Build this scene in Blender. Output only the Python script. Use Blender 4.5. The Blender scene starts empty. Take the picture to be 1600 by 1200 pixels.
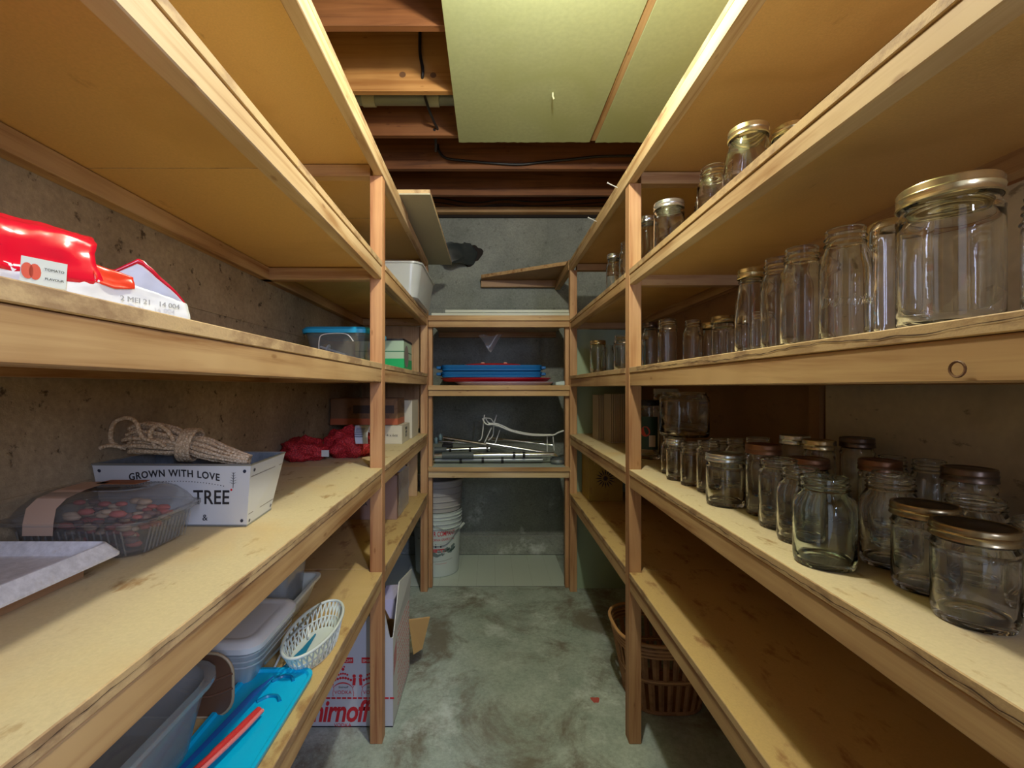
import bpy, math, random
from math import pi, sin, cos, radians
from mathutils import Vector, Matrix, noise
random.seed(7)
sc = bpy.context.scene
COL = sc.collection

# ------------------------------------------------------------------ camera, light, exposure
cam_d = bpy.data.cameras.new('camera'); cam = bpy.data.objects.new('camera', cam_d); COL.objects.link(cam)
cam.location = (0, 0, 1.10); cam.rotation_euler = (pi/2, 0, 0)
cam_d.sensor_width = 36; cam_d.lens = 36*700/1600
cam_d.shift_x = 35/1600; cam_d.shift_y = 5/1600
cam_d.clip_start = .02
sc.camera = cam
sc.view_settings.view_transform = 'Standard'; sc.view_settings.look = 'None'
sc.view_settings.gamma = 1; sc.view_settings.use_curve_mapping = False
sc.view_settings.exposure = 0.42
sc.cycles.max_bounces = 20; sc.cycles.transparent_max_bounces = 64; sc.cycles.transmission_bounces = 16
sc.cycles.diffuse_bounces = 6; sc.cycles.glossy_bounces = 5
sc.cycles.caustics_reflective = False; sc.cycles.caustics_refractive = False
w = bpy.data.worlds.new('world'); sc.world = w; w.use_nodes = True
w.node_tree.nodes['Background'].inputs[0].default_value = (.55, .65, .8, 1)
w.node_tree.nodes['Background'].inputs[1].default_value = .06

def lamp(name, kind, loc, power, color, size=.03, size_y=None, rot=(0,0,0)):
    d = bpy.data.lights.new(name, kind); d.energy = power; d.color = color
    if kind == 'POINT': d.shadow_soft_size = size
    else:
        d.shape = 'RECTANGLE'; d.size = size; d.size_y = size_y
    o = bpy.data.objects.new(name, d); COL.objects.link(o); o.location = loc; o.rotation_euler = rot
    return o
lamp('bulb_light', 'POINT', (.15, .80, 2.05), 28.5, (1, .95, .82), .03)
lamp('door_gap_light', 'AREA', (.60, -.78, 1.62), 15, (.60, .68, 1), .09, .95, (radians(86), 0, radians(24)))
lamp('doorway_light', 'AREA', (.05, -1.35, 1.15), 3.4, (.78, .84, 1), .75, 1.9, (pi/2, 0, 0))

# ------------------------------------------------------------------ materials
def mat(name, base=(.5,.5,.5), rough=.6, metal=0, **k):
    m = bpy.data.materials.new(name); m.use_nodes = True
    nt = m.node_tree; b = nt.nodes['Principled BSDF']
    b.inputs['Base Color'].default_value = (*base, 1); b.inputs['Roughness'].default_value = rough
    b.inputs['Metallic'].default_value = metal
    for kk, v in k.items(): b.inputs[kk].default_value = v
    return m
def nd(nt, t, **k):
    n = nt.nodes.new(t)
    for a, v in k.items():
        if a.startswith('i_'): n.inputs[int(a[2:]) if a[2:].isdigit() else a[2:].replace('_', ' ')].default_value = v
        else: setattr(n, a, v)
    return n
def coords(nt, scale, rnd=True):
    tc = nd(nt, 'ShaderNodeTexCoord'); mp = nd(nt, 'ShaderNodeMapping')
    mp.inputs['Scale'].default_value = scale
    nt.links.new(tc.outputs['Object'], mp.inputs[0])
    if rnd:
        oi = nd(nt, 'ShaderNodeObjectInfo'); mu = nd(nt, 'ShaderNodeMath', operation='MULTIPLY', i_1=37.0)
        cb = nd(nt, 'ShaderNodeCombineXYZ')
        nt.links.new(oi.outputs['Random'], mu.inputs[0])
        for i in range(3): nt.links.new(mu.outputs[0], cb.inputs[i])
        nt.links.new(cb.outputs[0], mp.inputs['Location'])
    return mp.outputs[0]
def ramp(nt, fac, stops):
    r = nd(nt, 'ShaderNodeValToRGB'); e = r.color_ramp.elements
    while len(e) < len(stops): e.new(.5)
    for el, (p, c) in zip(e, stops): el.position = p; el.color = (*c, 1)
    nt.links.new(fac, r.inputs[0]); return r.outputs[0]
def mix(nt, a, b, fac, mode='MIX'):
    m = nd(nt, 'ShaderNodeMix', data_type='RGBA', blend_type=mode)
    for s, v in ((m.inputs[0], fac), (m.inputs[6], a), (m.inputs[7], b)):
        if isinstance(v, (int, float)): s.default_value = v
        elif isinstance(v, tuple): s.default_value = (*v, 1)
        else: nt.links.new(v, s)
    return m.outputs[2]
def bump(nt, b, h, strength, dist=.002):
    n = nd(nt, 'ShaderNodeBump', i_Strength=strength, i_Distance=dist)
    nt.links.new(h, n.inputs['Height']); nt.links.new(n.outputs[0], b.inputs['Normal'])
def wood(name, dark, light, axis, fine=110, rough=.62):
    m = mat(name, light, rough); nt = m.node_tree; b = nt.nodes['Principled BSDF']
    s = [fine*.35]*3; s[axis] = 1.6
    v = coords(nt, s)
    n = nd(nt, 'ShaderNodeTexNoise', i_Scale=1.0, i_Detail=5, i_Roughness=.6, i_Distortion=.6)
    nt.links.new(v, n.inputs['Vector'])
    c = ramp(nt, n.outputs[0], [(.36, dark), (.47, tuple((a+2*e)/3 for a, e in zip(dark, light))), (.60, light)])
    v2 = coords(nt, (3, 3, 3)); n2 = nd(nt, 'ShaderNodeTexNoise', i_Scale=1.2, i_Detail=3)
    nt.links.new(v2, n2.inputs['Vector'])
    c2 = mix(nt, c, ramp(nt, n2.outputs[0], [(.35, (.74, .66, .58)), (.65, (1, 1, 1))]), .9, 'MULTIPLY')
    s3 = [26]*3; s3[axis] = 9
    vo = nd(nt, 'ShaderNodeTexVoronoi', i_Scale=1.0); nt.links.new(coords(nt, s3), vo.inputs['Vector'])
    kn = ramp(nt, vo.outputs['Distance'], [(.05, (.42, .26, .14)), (.11, (1, 1, 1))])
    c3 = mix(nt, c2, kn, .55, 'MULTIPLY')
    nt.links.new(c3, b.inputs['Base Color'])
    bump(nt, b, n.outputs[0], .25, .001)
    return m
def board(name, base, spot, rough=.7, dens=(.62, .72), stain=(.62, .44, .2), grain=260):
    """pressed wood panel: fine chips, darker flakes and water stains"""
    m = mat(name, base, rough); nt = m.node_tree; b = nt.nodes['Principled BSDF']
    n = nd(nt, 'ShaderNodeTexNoise', i_Scale=grain, i_Detail=3); nt.links.new(coords(nt, (1, 1, 1)), n.inputs['Vector'])
    c = mix(nt, tuple(x*.86 for x in base), tuple(min(1, x*1.1) for x in base), n.outputs[0])
    n2 = nd(nt, 'ShaderNodeTexNoise', i_Scale=1.0, i_Detail=6, i_Roughness=.62)
    nt.links.new(coords(nt, (24, 11, 24)), n2.inputs['Vector'])
    c = mix(nt, c, spot, ramp(nt, n2.outputs[0], [(dens[0]-.03, (0,0,0)), (dens[1]-.04, (.85,.85,.85))]))
    n3 = nd(nt, 'ShaderNodeTexNoise', i_Scale=3.2, i_Detail=5, i_Distortion=.8)
    nt.links.new(coords(nt, (1, 1, 1)), n3.inputs['Vector'])
    c = mix(nt, c, stain, ramp(nt, n3.outputs[0], [(.50, (0,0,0)), (.66, (.7,.7,.7))]))
    nt.links.new(c, b.inputs['Base Color']); bump(nt, b, n.outputs[0], .3, .0008)
    return m
def concrete(name, c0, c1, pit, pitamt=.5, scale=6, rough=.9, bstr=.6, extra=None):
    m = mat(name, c0, rough); nt = m.node_tree; b = nt.nodes['Principled BSDF']
    v = coords(nt, (1, 1, 1), False)
    n = nd(nt, 'ShaderNodeTexNoise', i_Scale=scale, i_Detail=8, i_Roughness=.65); nt.links.new(v, n.inputs['Vector'])
    c = ramp(nt, n.outputs[0], [(.32, c0), (.68, c1)])
    n2 = nd(nt, 'ShaderNodeTexNoise', i_Scale=95, i_Detail=4, i_Roughness=.7); nt.links.new(v, n2.inputs['Vector'])
    c = mix(nt, c, ramp(nt, n2.outputs[0], [(.3, (.62,.62,.62)), (.7, (1.0,1.0,1.0))]), .8, 'MULTIPLY')
    n3 = nd(nt, 'ShaderNodeTexNoise', i_Scale=34, i_Detail=5, i_Roughness=.7); nt.links.new(v, n3.inputs['Vector'])
    msk = ramp(nt, n3.outputs[0], [(.60, (0,0,0)), (.68, (1,1,1))])
    mm = nd(nt, 'ShaderNodeMath', operation='MULTIPLY', i_1=pitamt); nt.links.new(msk, mm.inputs[0])
    c = mix(nt, c, pit, mm.outputs[0])
    if extra: c = extra(nt, v, c)
    nt.links.new(c, b.inputs['Base Color'])
    ad = nd(nt, 'ShaderNodeMath', operation='SUBTRACT'); nt.links.new(n2.outputs[0], ad.inputs[0]); nt.links.new(mm.outputs[0], ad.inputs[1])
    bump(nt, b, ad.outputs[0], bstr, .003)
    return m
def zmask(nt, v, z0, z1):
    s = nd(nt, 'ShaderNodeSeparateXYZ'); nt.links.new(v, s.inputs[0])
    mr = nd(nt, 'ShaderNodeMapRange', i_1=z0, i_2=z1, i_3=1.0, i_4=0.0); nt.links.new(s.outputs[2], mr.inputs[0])
    return mr.outputs[0]
def back_extra(nt, v, c):      # dirty wall, white lime bloom low down
    n = nd(nt, 'ShaderNodeTexNoise', i_Scale=5.5, i_Detail=7, i_Roughness=.7); nt.links.new(v, n.inputs['Vector'])
    k = ramp(nt, n.outputs[0], [(.56, (0,0,0)), (.68, (1,1,1))])
    mu = nd(nt, 'ShaderNodeMath', operation='MULTIPLY'); nt.links.new(k, mu.inputs[0]); nt.links.new(zmask(nt, v, .25, .55), mu.inputs[1])
    return mix(nt, c, (.62, .66, .64), mu.outputs[0])
def floor_extra(nt, v, c):
    n = nd(nt, 'ShaderNodeTexNoise', i_Scale=2.6, i_Detail=9, i_Roughness=.72, i_Distortion=.5); nt.links.new(v, n.inputs['Vector'])
    c = mix(nt, c, (.16, .125, .085), ramp(nt, n.outputs[0], [(.47, (0,0,0)), (.60, (.8,.8,.8))]))
    n2 = nd(nt, 'ShaderNodeTexNoise', i_Scale=4.3, i_Detail=10, i_Roughness=.8); nt.links.new(v, n2.inputs['Vector'])
    c = mix(nt, c, (.68, .76, .74), ramp(nt, n2.outputs[0], [(.54, (0,0,0)), (.68, (.75,.75,.75))]))
    return c

WY = wood('fir_lumber_along_aisle', (.34, .17, .06), (.62, .42, .20), 1)
WX = wood('fir_lumber_crosswise', (.40, .215, .085), (.60, .40, .19), 0)
WZ = wood('fir_lumber_upright', (.42, .20, .085), (.62, .38, .19), 2)
WZR = wood('reddish_fir_upright', (.38, .155, .065), (.60, .33, .155), 2)
WP = wood('pale_lumber_along_aisle', (.44, .26, .11), (.70, .53, .30), 1)
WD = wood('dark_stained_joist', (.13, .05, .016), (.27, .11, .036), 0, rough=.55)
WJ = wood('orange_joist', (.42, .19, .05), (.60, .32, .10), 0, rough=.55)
BOARD = board('particle_board', (.62, .51, .30), (.33, .19, .07))
BOARD2 = board('rough_particle_board', (.58, .40, .16), (.33, .17, .06), dens=(.58, .7))
EDGE = board('particle_board_edge', (.56, .39, .20), (.30, .18, .09), dens=(.5, .62), grain=420)
UNDER = board('orange_board_underside', (.74, .47, .165), (.50, .28, .09), dens=(.7, .8), stain=(.6, .36, .11), rough=.55)  # board undersides get an oranger tone than the tops
BROWNP = board('brown_hardboard', (.40, .22, .085), (.24, .12, .05), dens=(.6, .75), stain=(.28, .15, .05), rough=.5)
TANP = wood('plywood_end_panel', (.42, .25, .11), (.58, .39, .20), 2, 60)
CREAMP = board('cream_painted_board', (.72, .64, .42), (.26, .2, .11), dens=(.66, .72), stain=(.42, .34, .18), grain=60)
GREENP = board('green_fibreboard', (.47, .53, .28), (.36, .40, .18), dens=(.72, .8), stain=(.42, .48, .22), grain=70)
MINT = mat('mint_painted_board', (.36, .47, .31), .5)
WHITEB = mat('white_board', (.55, .58, .50), .5)
CREAMB = board('cream_melamine', (.48, .45, .33), (.4, .36, .25), dens=(.7, .8), stain=(.44, .4, .3))
CONL = concrete('brown_concrete', (.33, .25, .145), (.52, .42, .26), (.07, .045, .02), .9, 5)
CONB = concrete('grey_concrete', (.26, .29, .25), (.40, .43, .375), (.10, .11, .09), .5, 4, extra=back_extra)
CONF = concrete('floor_concrete', (.37, .455, .41), (.55, .64, .585), (.16, .16, .13), .35, 7, .55, .25, extra=floor_extra)
DARK = mat('dark_void', (.02, .015, .012), .9)
BLACK = mat('black_plastic', (.012, .012, .013), .4)
CABLE = mat('black_cable', (.015, .015, .016), .45)
STEEL = mat('galvanised_steel', (.42, .46, .46), .42, .75)
PIPEG = mat('grey_painted_pipe', (.30, .33, .27), .45, .2)
COLLAR = mat('cream_pipe_collar', (.50, .50, .34), .5)
CHROME = mat('chrome_tube', (.72, .74, .74), .16, 1)
WIREW = mat('white_coated_wire', (.72, .75, .74), .35)
GREYPL = mat('grey_rubber', (.09, .11, .12), .5)
NAIL = mat('zinc_nail', (.8, .82, .85), .3, .5)
CRACK = mat('crack_shadow_gap', (.09, .05, .025), .9)

def thin_glass(name, tint=(.93, .95, .93), edge=(.40, .44, .38), gl=(1,1,1), rough=.03, smudge=.0):
    m = bpy.data.materials.new(name); m.use_nodes = True; nt = m.node_tree
    nt.nodes.clear(); out = nd(nt, 'ShaderNodeOutputMaterial')
    lw = nd(nt, 'ShaderNodeLayerWeight', i_Blend=.5)
    p5 = nd(nt, 'ShaderNodeMath', operation='POWER', i_1=4.0); nt.links.new(lw.outputs['Facing'], p5.inputs[0])
    f = nd(nt, 'ShaderNodeMath', operation='MULTIPLY_ADD', i_1=.75, i_2=.045); nt.links.new(p5.outputs[0], f.inputs[0])
    p3 = nd(nt, 'ShaderNodeMath', operation='POWER', i_1=3.0); nt.links.new(lw.outputs['Facing'], p3.inputs[0])
    col = mix(nt, tint, edge, p3.outputs[0])
    tr = nd(nt, 'ShaderNodeBsdfTransparent'); nt.links.new(col, tr.inputs[0])
    g = nd(nt, 'ShaderNodeBsdfGlossy', i_Roughness=rough); g.inputs[0].default_value = (*gl, 1)
    n = nd(nt, 'ShaderNodeTexNoise', i_Scale=38, i_Detail=2); nt.links.new(coords(nt, (1, 1, .5)), n.inputs['Vector'])
    bm = nd(nt, 'ShaderNodeBump', i_Strength=.35, i_Distance=.0015); nt.links.new(n.outputs[0], bm.inputs['Height'])
    nt.links.new(bm.outputs[0], g.inputs['Normal'])
    mx = nd(nt, 'ShaderNodeMixShader'); nt.links.new(f.outputs[0], mx.inputs[0]); nt.links.new(tr.outputs[0], mx.inputs[1]); nt.links.new(g.outputs[0], mx.inputs[2])
    last = mx.outputs[0]
    if smudge:
        df = nd(nt, 'ShaderNodeBsdfDiffuse'); df.inputs[0].default_value = (.75, .78, .76, 1)
        m2 = nd(nt, 'ShaderNodeMixShader', i_0=smudge); nt.links.new(last, m2.inputs[1]); nt.links.new(df.outputs[0], m2.inputs[2]); last = m2.outputs[0]
    nt.links.new(last, out.inputs[0]); return m
def real_glass(name, col):
    m = bpy.data.materials.new(name); m.use_nodes = True; nt = m.node_tree; nt.nodes.clear()
    out = nd(nt, 'ShaderNodeOutputMaterial'); g = nd(nt, 'ShaderNodeBsdfGlass', i_Roughness=.0, i_IOR=1.47)
    g.inputs[0].default_value = (*col, 1)
    nt.links.new(g.outputs[0], out.inputs[0]); return m
GLASS = real_glass('clear_glass', (.985, .99, .985))
AQUA = real_glass('aqua_glass', (.955, .99, .98))
CLEARPL = thin_glass('clear_plastic', (.90, .91, .92), (.5, .52, .52), rough=.10, smudge=.07)
BINPL = thin_glass('milky_bin_plastic', (.88, .91, .91), (.5, .54, .54), rough=.15, smudge=.26)
FROST = thin_glass('cloudy_plastic', (.86, .89, .9), (.5, .55, .57), rough=.25, smudge=.42)
FILM = thin_glass('plastic_film', (.9, .9, .9), (.6, .6, .6), rough=.2, smudge=.3)

# ------------------------------------------------------------------ mesh helpers
class B:
    def __init__(s): s.v = []; s.f = []
    def add(s, vs, fs):
        o = len(s.v); s.v += [tuple(p) for p in vs]; s.f += [tuple(i+o for i in f) for f in fs]; return s
    def box(s, x0, x1, y0, y1, z0, z1):
        return s.add([(x0,y0,z0),(x1,y0,z0),(x1,y1,z0),(x0,y1,z0),(x0,y0,z1),(x1,y0,z1),(x1,y1,z1),(x0,y1,z1)],
            [(0,3,2,1),(4,5,6,7),(0,1,5,4),(1,2,6,5),(2,3,7,6),(3,0,4,7)])
    def prism(s, pts, z0, z1):       # pts: xy polygon counterclockwise
        n = len(pts)
        return s.add([(x,y,z0) for x,y in pts]+[(x,y,z1) for x,y in pts],
            [tuple(range(n))[::-1], tuple(range(n, 2*n))]+[(i,(i+1)%n,(i+1)%n+n,i+n) for i in range(n)])
    def loft(s, rings, closed=True, cap0=True, cap1=True):
        n = len(rings[0]); vs = [p for r in rings for p in r]; fs = []
        for k in range(len(rings)-1):
            for i in range(n if closed else n-1):
                j = (i+1) % n; fs.append((k*n+i, k*n+j, (k+1)*n+j, (k+1)*n+i))
        if cap0: fs.append(tuple(range(n))[::-1])
        if cap1: fs.append(tuple(range((len(rings)-1)*n, len(rings)*n)))
        return s.add(vs, fs)
    def lathe(s, c, prof, n=36, ex=2.0, sy=1.0, rx=1.0, cap0=False, cap1=False):
        rings = []
        for r, z in prof:
            ring = []
            for i in range(n):
                a = 2*pi*i/n; ca, sa = cos(a), sin(a)
                k = (abs(ca)**ex+abs(sa)**ex)**(-1/ex)
                ring.append((c[0]+r*rx*k*ca, c[1]+r*sy*k*sa, c[2]+z))
            rings.append(ring)
        return s.loft(rings, True, cap0, cap1)
    def tube(s, path, r, n=8, cap=True, closed=False):
        P = [Vector(p) for p in path]; rings = []; m = len(P); up = None
        for i, p in enumerate(P):
            t = (P[(i+1) % m]-P[i-1]) if closed else (P[min(i+1, m-1)]-P[max(i-1, 0)])
            t.normalize()
            if up is None:
                up = Vector((0,0,1)) if abs(t.z) < .9 else Vector((1,0,0))
            a = t.cross(up).normalized(); b = a.cross(t).normalized(); up = b
            rr = r[i] if isinstance(r, (list, tuple)) else r
            rings.append([p+a*rr*cos(2*pi*k/n)+b*rr*sin(2*pi*k/n) for k in range(n)])
        if closed: rings.append(rings[0])
        return s.loft(rings, True, cap and not closed, cap and not closed)
def smooth_path(pts, k=8, closed=False):
    P = [Vector(p) for p in pts]; n = len(P); out = []
    rng = range(n) if closed else range(n-1)
    for i in rng:
        g = (lambda j: P[j % n]) if closed else (lambda j: P[max(0, min(n-1, j))])
        a, b, c, d = g(i-1), g(i), g(i+1), g(i+2)
        for q in range(k):
            t = q/k
            out.append(.5*((2*b)+(c-a)*t+(2*a-5*b+4*c-d)*t*t+(-a+3*b-3*c+d)*t**3))
    if not closed: out.append(P[-1])
    return out
def rrect(x0, x1, y0, y1, r, n=5):
    pts = []
    for cx, cy, a0 in ((x1-r, y0+r, -pi/2), (x1-r, y1-r, 0), (x0+r, y1-r, pi/2), (x0+r, y0+r, pi)):
        for i in range(n): pts.append((cx+r*cos(a0+pi/2*i/(n-1)), cy+r*sin(a0+pi/2*i/(n-1))))
    return pts
def origin_of(o):
    v = Vector((0,0,0))
    while o: v += o.location; o = o.parent
    return v
def meta(o, label=None, cat=None, group=None, kind=None):
    if label: o['label'] = label
    if cat: o['category'] = cat
    if group: o['group'] = group
    if kind: o['kind'] = kind
    return o
def link(name, b, m, parent=None, smooth=None, bevel=0, base=None):
    org = origin_of(parent) if parent else (Vector(base) if base else None)
    if org is None:
        xs = [v[0] for v in b.v]; ys = [v[1] for v in b.v]; zs = [v[2] for v in b.v]
        org = Vector(((min(xs)+max(xs))/2, (min(ys)+max(ys))/2, min(zs)))
    me = bpy.data.meshes.new(name)
    me.from_pydata([tuple(Vector(v)-org) for v in b.v], [], b.f); me.update()
    for x in (m if isinstance(m, (list, tuple)) else [m]): me.materials.append(x)
    o = bpy.data.objects.new(name, me); COL.objects.link(o)
    if parent: o.parent = parent
    else: o.location = org
    if smooth is not None:
        me.polygons.foreach_set('use_smooth', [True]*len(me.polygons))
        me.set_sharp_from_angle(angle=radians(smooth))
    if bevel:
        md = o.modifiers.new('bevel', 'BEVEL'); md.width = bevel; md.segments = 1; md.limit_method = 'ANGLE'; md.angle_limit = radians(40)
    return o
def root(name, loc, label, cat, group=None, kind=None):
    o = bpy.data.objects.new(name, None); COL.objects.link(o); o.location = loc; o.empty_display_size = .05
    return meta(o, label, cat, group, kind)
def text_mesh(txt, size, fn, name, m, parent, depth=.0004, shear=0, bold=0, sx=1, spacing=1, label=None):
    """lettering laid out flat around x=0, then every vertex sent through fn(x, y, lift) to its place"""
    c = bpy.data.curves.new(name, 'FONT'); c.body = txt; c.size = size; c.shear = shear; c.offset = bold*size
    c.align_x = 'CENTER'; c.space_character = spacing; c.resolution_u = 3; c.extrude = .5
    t = bpy.data.objects.new(name, c); COL.objects.link(t)
    bpy.context.view_layer.update()
    me = t.evaluated_get(bpy.context.evaluated_depsgraph_get()).to_mesh()
    b = B(); b.add([fn(v.co.x*sx, v.co.y, depth*(v.co.z+.5)) for v in me.vertices], [tuple(p.vertices) for p in me.polygons])
    bpy.data.objects.remove(t)
    o = link(name, b, m, parent)
    if label: o['label'] = label
    return o
def lerp(a, b, t): return a+(b-a)*t

# ------------------------------------------------------------------ the room
XL, XR, YB = -.71, .83, 2.95
YF = -1.3
st = lambda n, b, m, p=None, **k: (lambda o: (None if p else meta(o, kind='structure'), o)[1])(link(n, b, m, p, **k))
st('floor', B().box(XL-.1, XR+.1, YF, YB+.1, -.1, 0), CONF)
wl = st('wall_left', B().box(XL-.1, XL, YF, YB+.1, 0, 2.5), CONL)
wr = st('wall_right', B().box(XR, XR+.1, YF, YB+.1, 0, 2.5), BROWNP)
wb = st('wall_back', B().box(XL, XR, YB, YB+.1, 0, 2.217), CONB)
for z in (.62, .985, 1.62): # shuttering board joints left proud in the cast wall
    link('form_joint', B().box(XL, XR, YB-.003, YB, z, z+.006), CONB, wb)
for z in (1.29, .93):
    link('form_joint', B().box(XL, XL+.0025, YF, YB, z, z+.006), CONL, wl)
# low ledge along the foot of the back wall
link('wall_footing', B().box(XL, XR, YB-.018, YB, 0, .13), CONB, wb, bevel=.006)
# hole with a black bag stuffed round a pipe
hb = B()
hx, hz = -.128, 1.975
ring0 = []; ring1 = []
for i in range(28):
    a = 2*pi*i/28; r = .074+.012*sin(3*a+1)+.006*sin(7*a)+random.uniform(-.003, .003)
    ring0.append((hx+r*cos(a), YB-.004, hz+r*sin(a))); ring1.append((hx+r*.9*cos(a), YB-.0045, hz+r*.9*sin(a)))
hb.loft([ring0, ring1], True, False, True)
link('hole', hb, DARK, wb)['label'] = 'dark ragged hole broken through the concrete'
wf = st('wall_front', B().box(XL, -.42, YF-.1, YF, 0, 2.5).box(.5, XR, YF-.1, YF, 0, 2.5).box(-.42, .5, YF-.1, YF, 2.15, 2.5), CONL)
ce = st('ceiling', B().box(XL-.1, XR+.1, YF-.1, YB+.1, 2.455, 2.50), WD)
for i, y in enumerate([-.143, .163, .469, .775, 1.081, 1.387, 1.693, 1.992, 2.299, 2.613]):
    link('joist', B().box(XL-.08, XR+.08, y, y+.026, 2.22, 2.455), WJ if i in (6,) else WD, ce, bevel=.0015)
link('rim_joist', B().box(XL, XR, 2.915, 2.95, 2.262, 2.455), WD, ce)
link('sill_plate', B().box(XL, XR, 2.885, 2.96, 2.228, 2.262), WX, ce, bevel=.002)
link('sill_gasket', B().box(XL, XR, 2.93, 2.95, 2.212, 2.228), DARK, wb)

# ------------------------------------------------------------------ green ceiling boards
def ragged(x0, x1, y, n, amp):
    return [(lerp(x0, x1, i/n), y+random.uniform(-amp, amp)) for i in range(n+1)]
gp = B()
far = ragged(.452, -.139, 2.028, 40, .003)
gp.prism([(-.137, -.5), (.4535, -.5)]+far, 2.208, 2.2195)
meta(link('ceiling_board', gp, [GREENP], bevel=.0008), 'pale green fibreboard ceiling sheet with a torn brown end, over the aisle', 'ceiling board', 'green boards nailed under the joists', 'thing')
gp = B().prism([(.4795, -.5), (.80, -.5)]+ragged(.80, .479, 2.03, 22, .003), 2.208, 2.2195)
meta(link('ceiling_board', gp, GREENP, bevel=.0008), 'narrower pale green ceiling sheet above the jar shelves', 'ceiling board', 'green boards nailed under the joists', 'thing')
meta(link('seam_batten', B().box(.4545, .4785, -.5, 2.02, 2.211, 2.2195), WY), 'thin brown wooden strip between the two green ceiling boards', 'batten')
eb = B()
for x in [lerp(-.137, .79, i/70) for i in range(71)]:
    if .45 < x < .482: continue
    eb.box(x, x+.012, 2.026, 2.031+random.uniform(0, .006), 2.209, 2.2185)
pg = B().tube([(.238, 1.686, 2.208), (.238, 1.688, 2.196), (.243, 1.692, 2.188)], .0032, 8)
meta(link('ceiling_peg', pg, mat('pale_peg', (.75, .78, .5), .4)), 'small pale peg sticking down from the green ceiling board', 'peg')

# pipe with collars between two joists
pr = root('ceiling_pipe', (0, 1.86, 2.27), 'grey pipe with cream collars lying between the ceiling joists', 'pipe')
link('pipe', B().tube([(-.70, 1.86, 2.298), (.8, 1.86, 2.298)], .026, 20), PIPEG, pr, 40)
for x in (-.50, -.235, .1): link('collar', B().tube([(x-.026, 1.86, 2.298), (x+.026, 1.86, 2.298)], .031, 20), COLLAR, pr, 40)

def cable(name, pts, r, label, cat='cable', m=CABLE, k=8):
    return meta(link(name, B().tube(smooth_path(pts, k), r, 8), m, None, 60), label, cat)
cable('electrical_cable', [(-.262, 1.684, 2.45), (-.262, 1.684, 2.36), (-.252, 1.682, 2.30), (-.252, 1.686, 2.275), (-.255, 1.70, 2.268),
    (-.255, 1.74, 2.262), (-.26, 1.80, 2.268), (-.25, 1.87, 2.25), (-.24, 1.95, 2.25), (-.232, 1.985, 2.248), (-.232, 2.005, 2.248)], .0058,
    'black cable dropping down a joist and looping past the grey pipe')
cable('electrical_cable', [(-.245, 1.99, 2.245), (-.25, 2.08, 2.235), (-.265, 2.2, 2.26), (-.265, 2.285, 2.335), (-.26, 2.29, 2.31), (-.225, 2.29, 2.272), (-.14, 2.288, 2.258), (.03, 2.288, 2.243), (.16, 2.288, 2.238), (.27, 2.288, 2.250), (.40, 2.288, 2.262), (.56, 2.288, 2.278), (.78, 2.288, 2.282)], .0065,
    'long black cable sagging along the joist beyond the green boards')
for k, (z0, z1, lab) in enumerate([(2.33, 2.305, 'upper dark wire strung along the rim joist above the back wall'), (2.30, 2.28, 'middle dark wire strung along the rim joist above the back wall'), (2.275, 2.27, 'lowest dark wire resting just above the sill plate')]):
    cable('strung_wire', [(-.66, 2.905, z0), (-.35, 2.90, z0-.004), (-.12, 2.90, z1-.012), (.1, 2.90, z1+.008), (.32, 2.90, z1-.006), (.75, 2.905, z0)], .003 if k else .004, lab, 'wire')

# black stuffed pipe in the hole
def crumple(b_rings, amp): return b_rings
pb = B(); rings = []
for t in range(9):
    u = t/8; cx = lerp(-.135, -.235, u); cy = lerp(YB+.01, YB-.155, u); cz = lerp(1.975, 1.945, u); rr = .070-.012*u+.004*sin(9*u)
    ring = []
    for i in range(24):
        a = 2*pi*i/24; r = rr*(1+.07*sin(5*a+4*u)+.04*sin(11*a-7*u))
        ring.append((cx+r*cos(a), cy+.25*r*cos(a), cz+r*sin(a)))
    rings.append(ring)
pb.loft(rings)
meta(link('drain_pipe', pb, mat('black_wrapped_plastic', (.035, .045, .045), .38), None, 50), 'black plastic wrapped pipe end poking out of the hole in the back wall', 'pipe')

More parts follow.
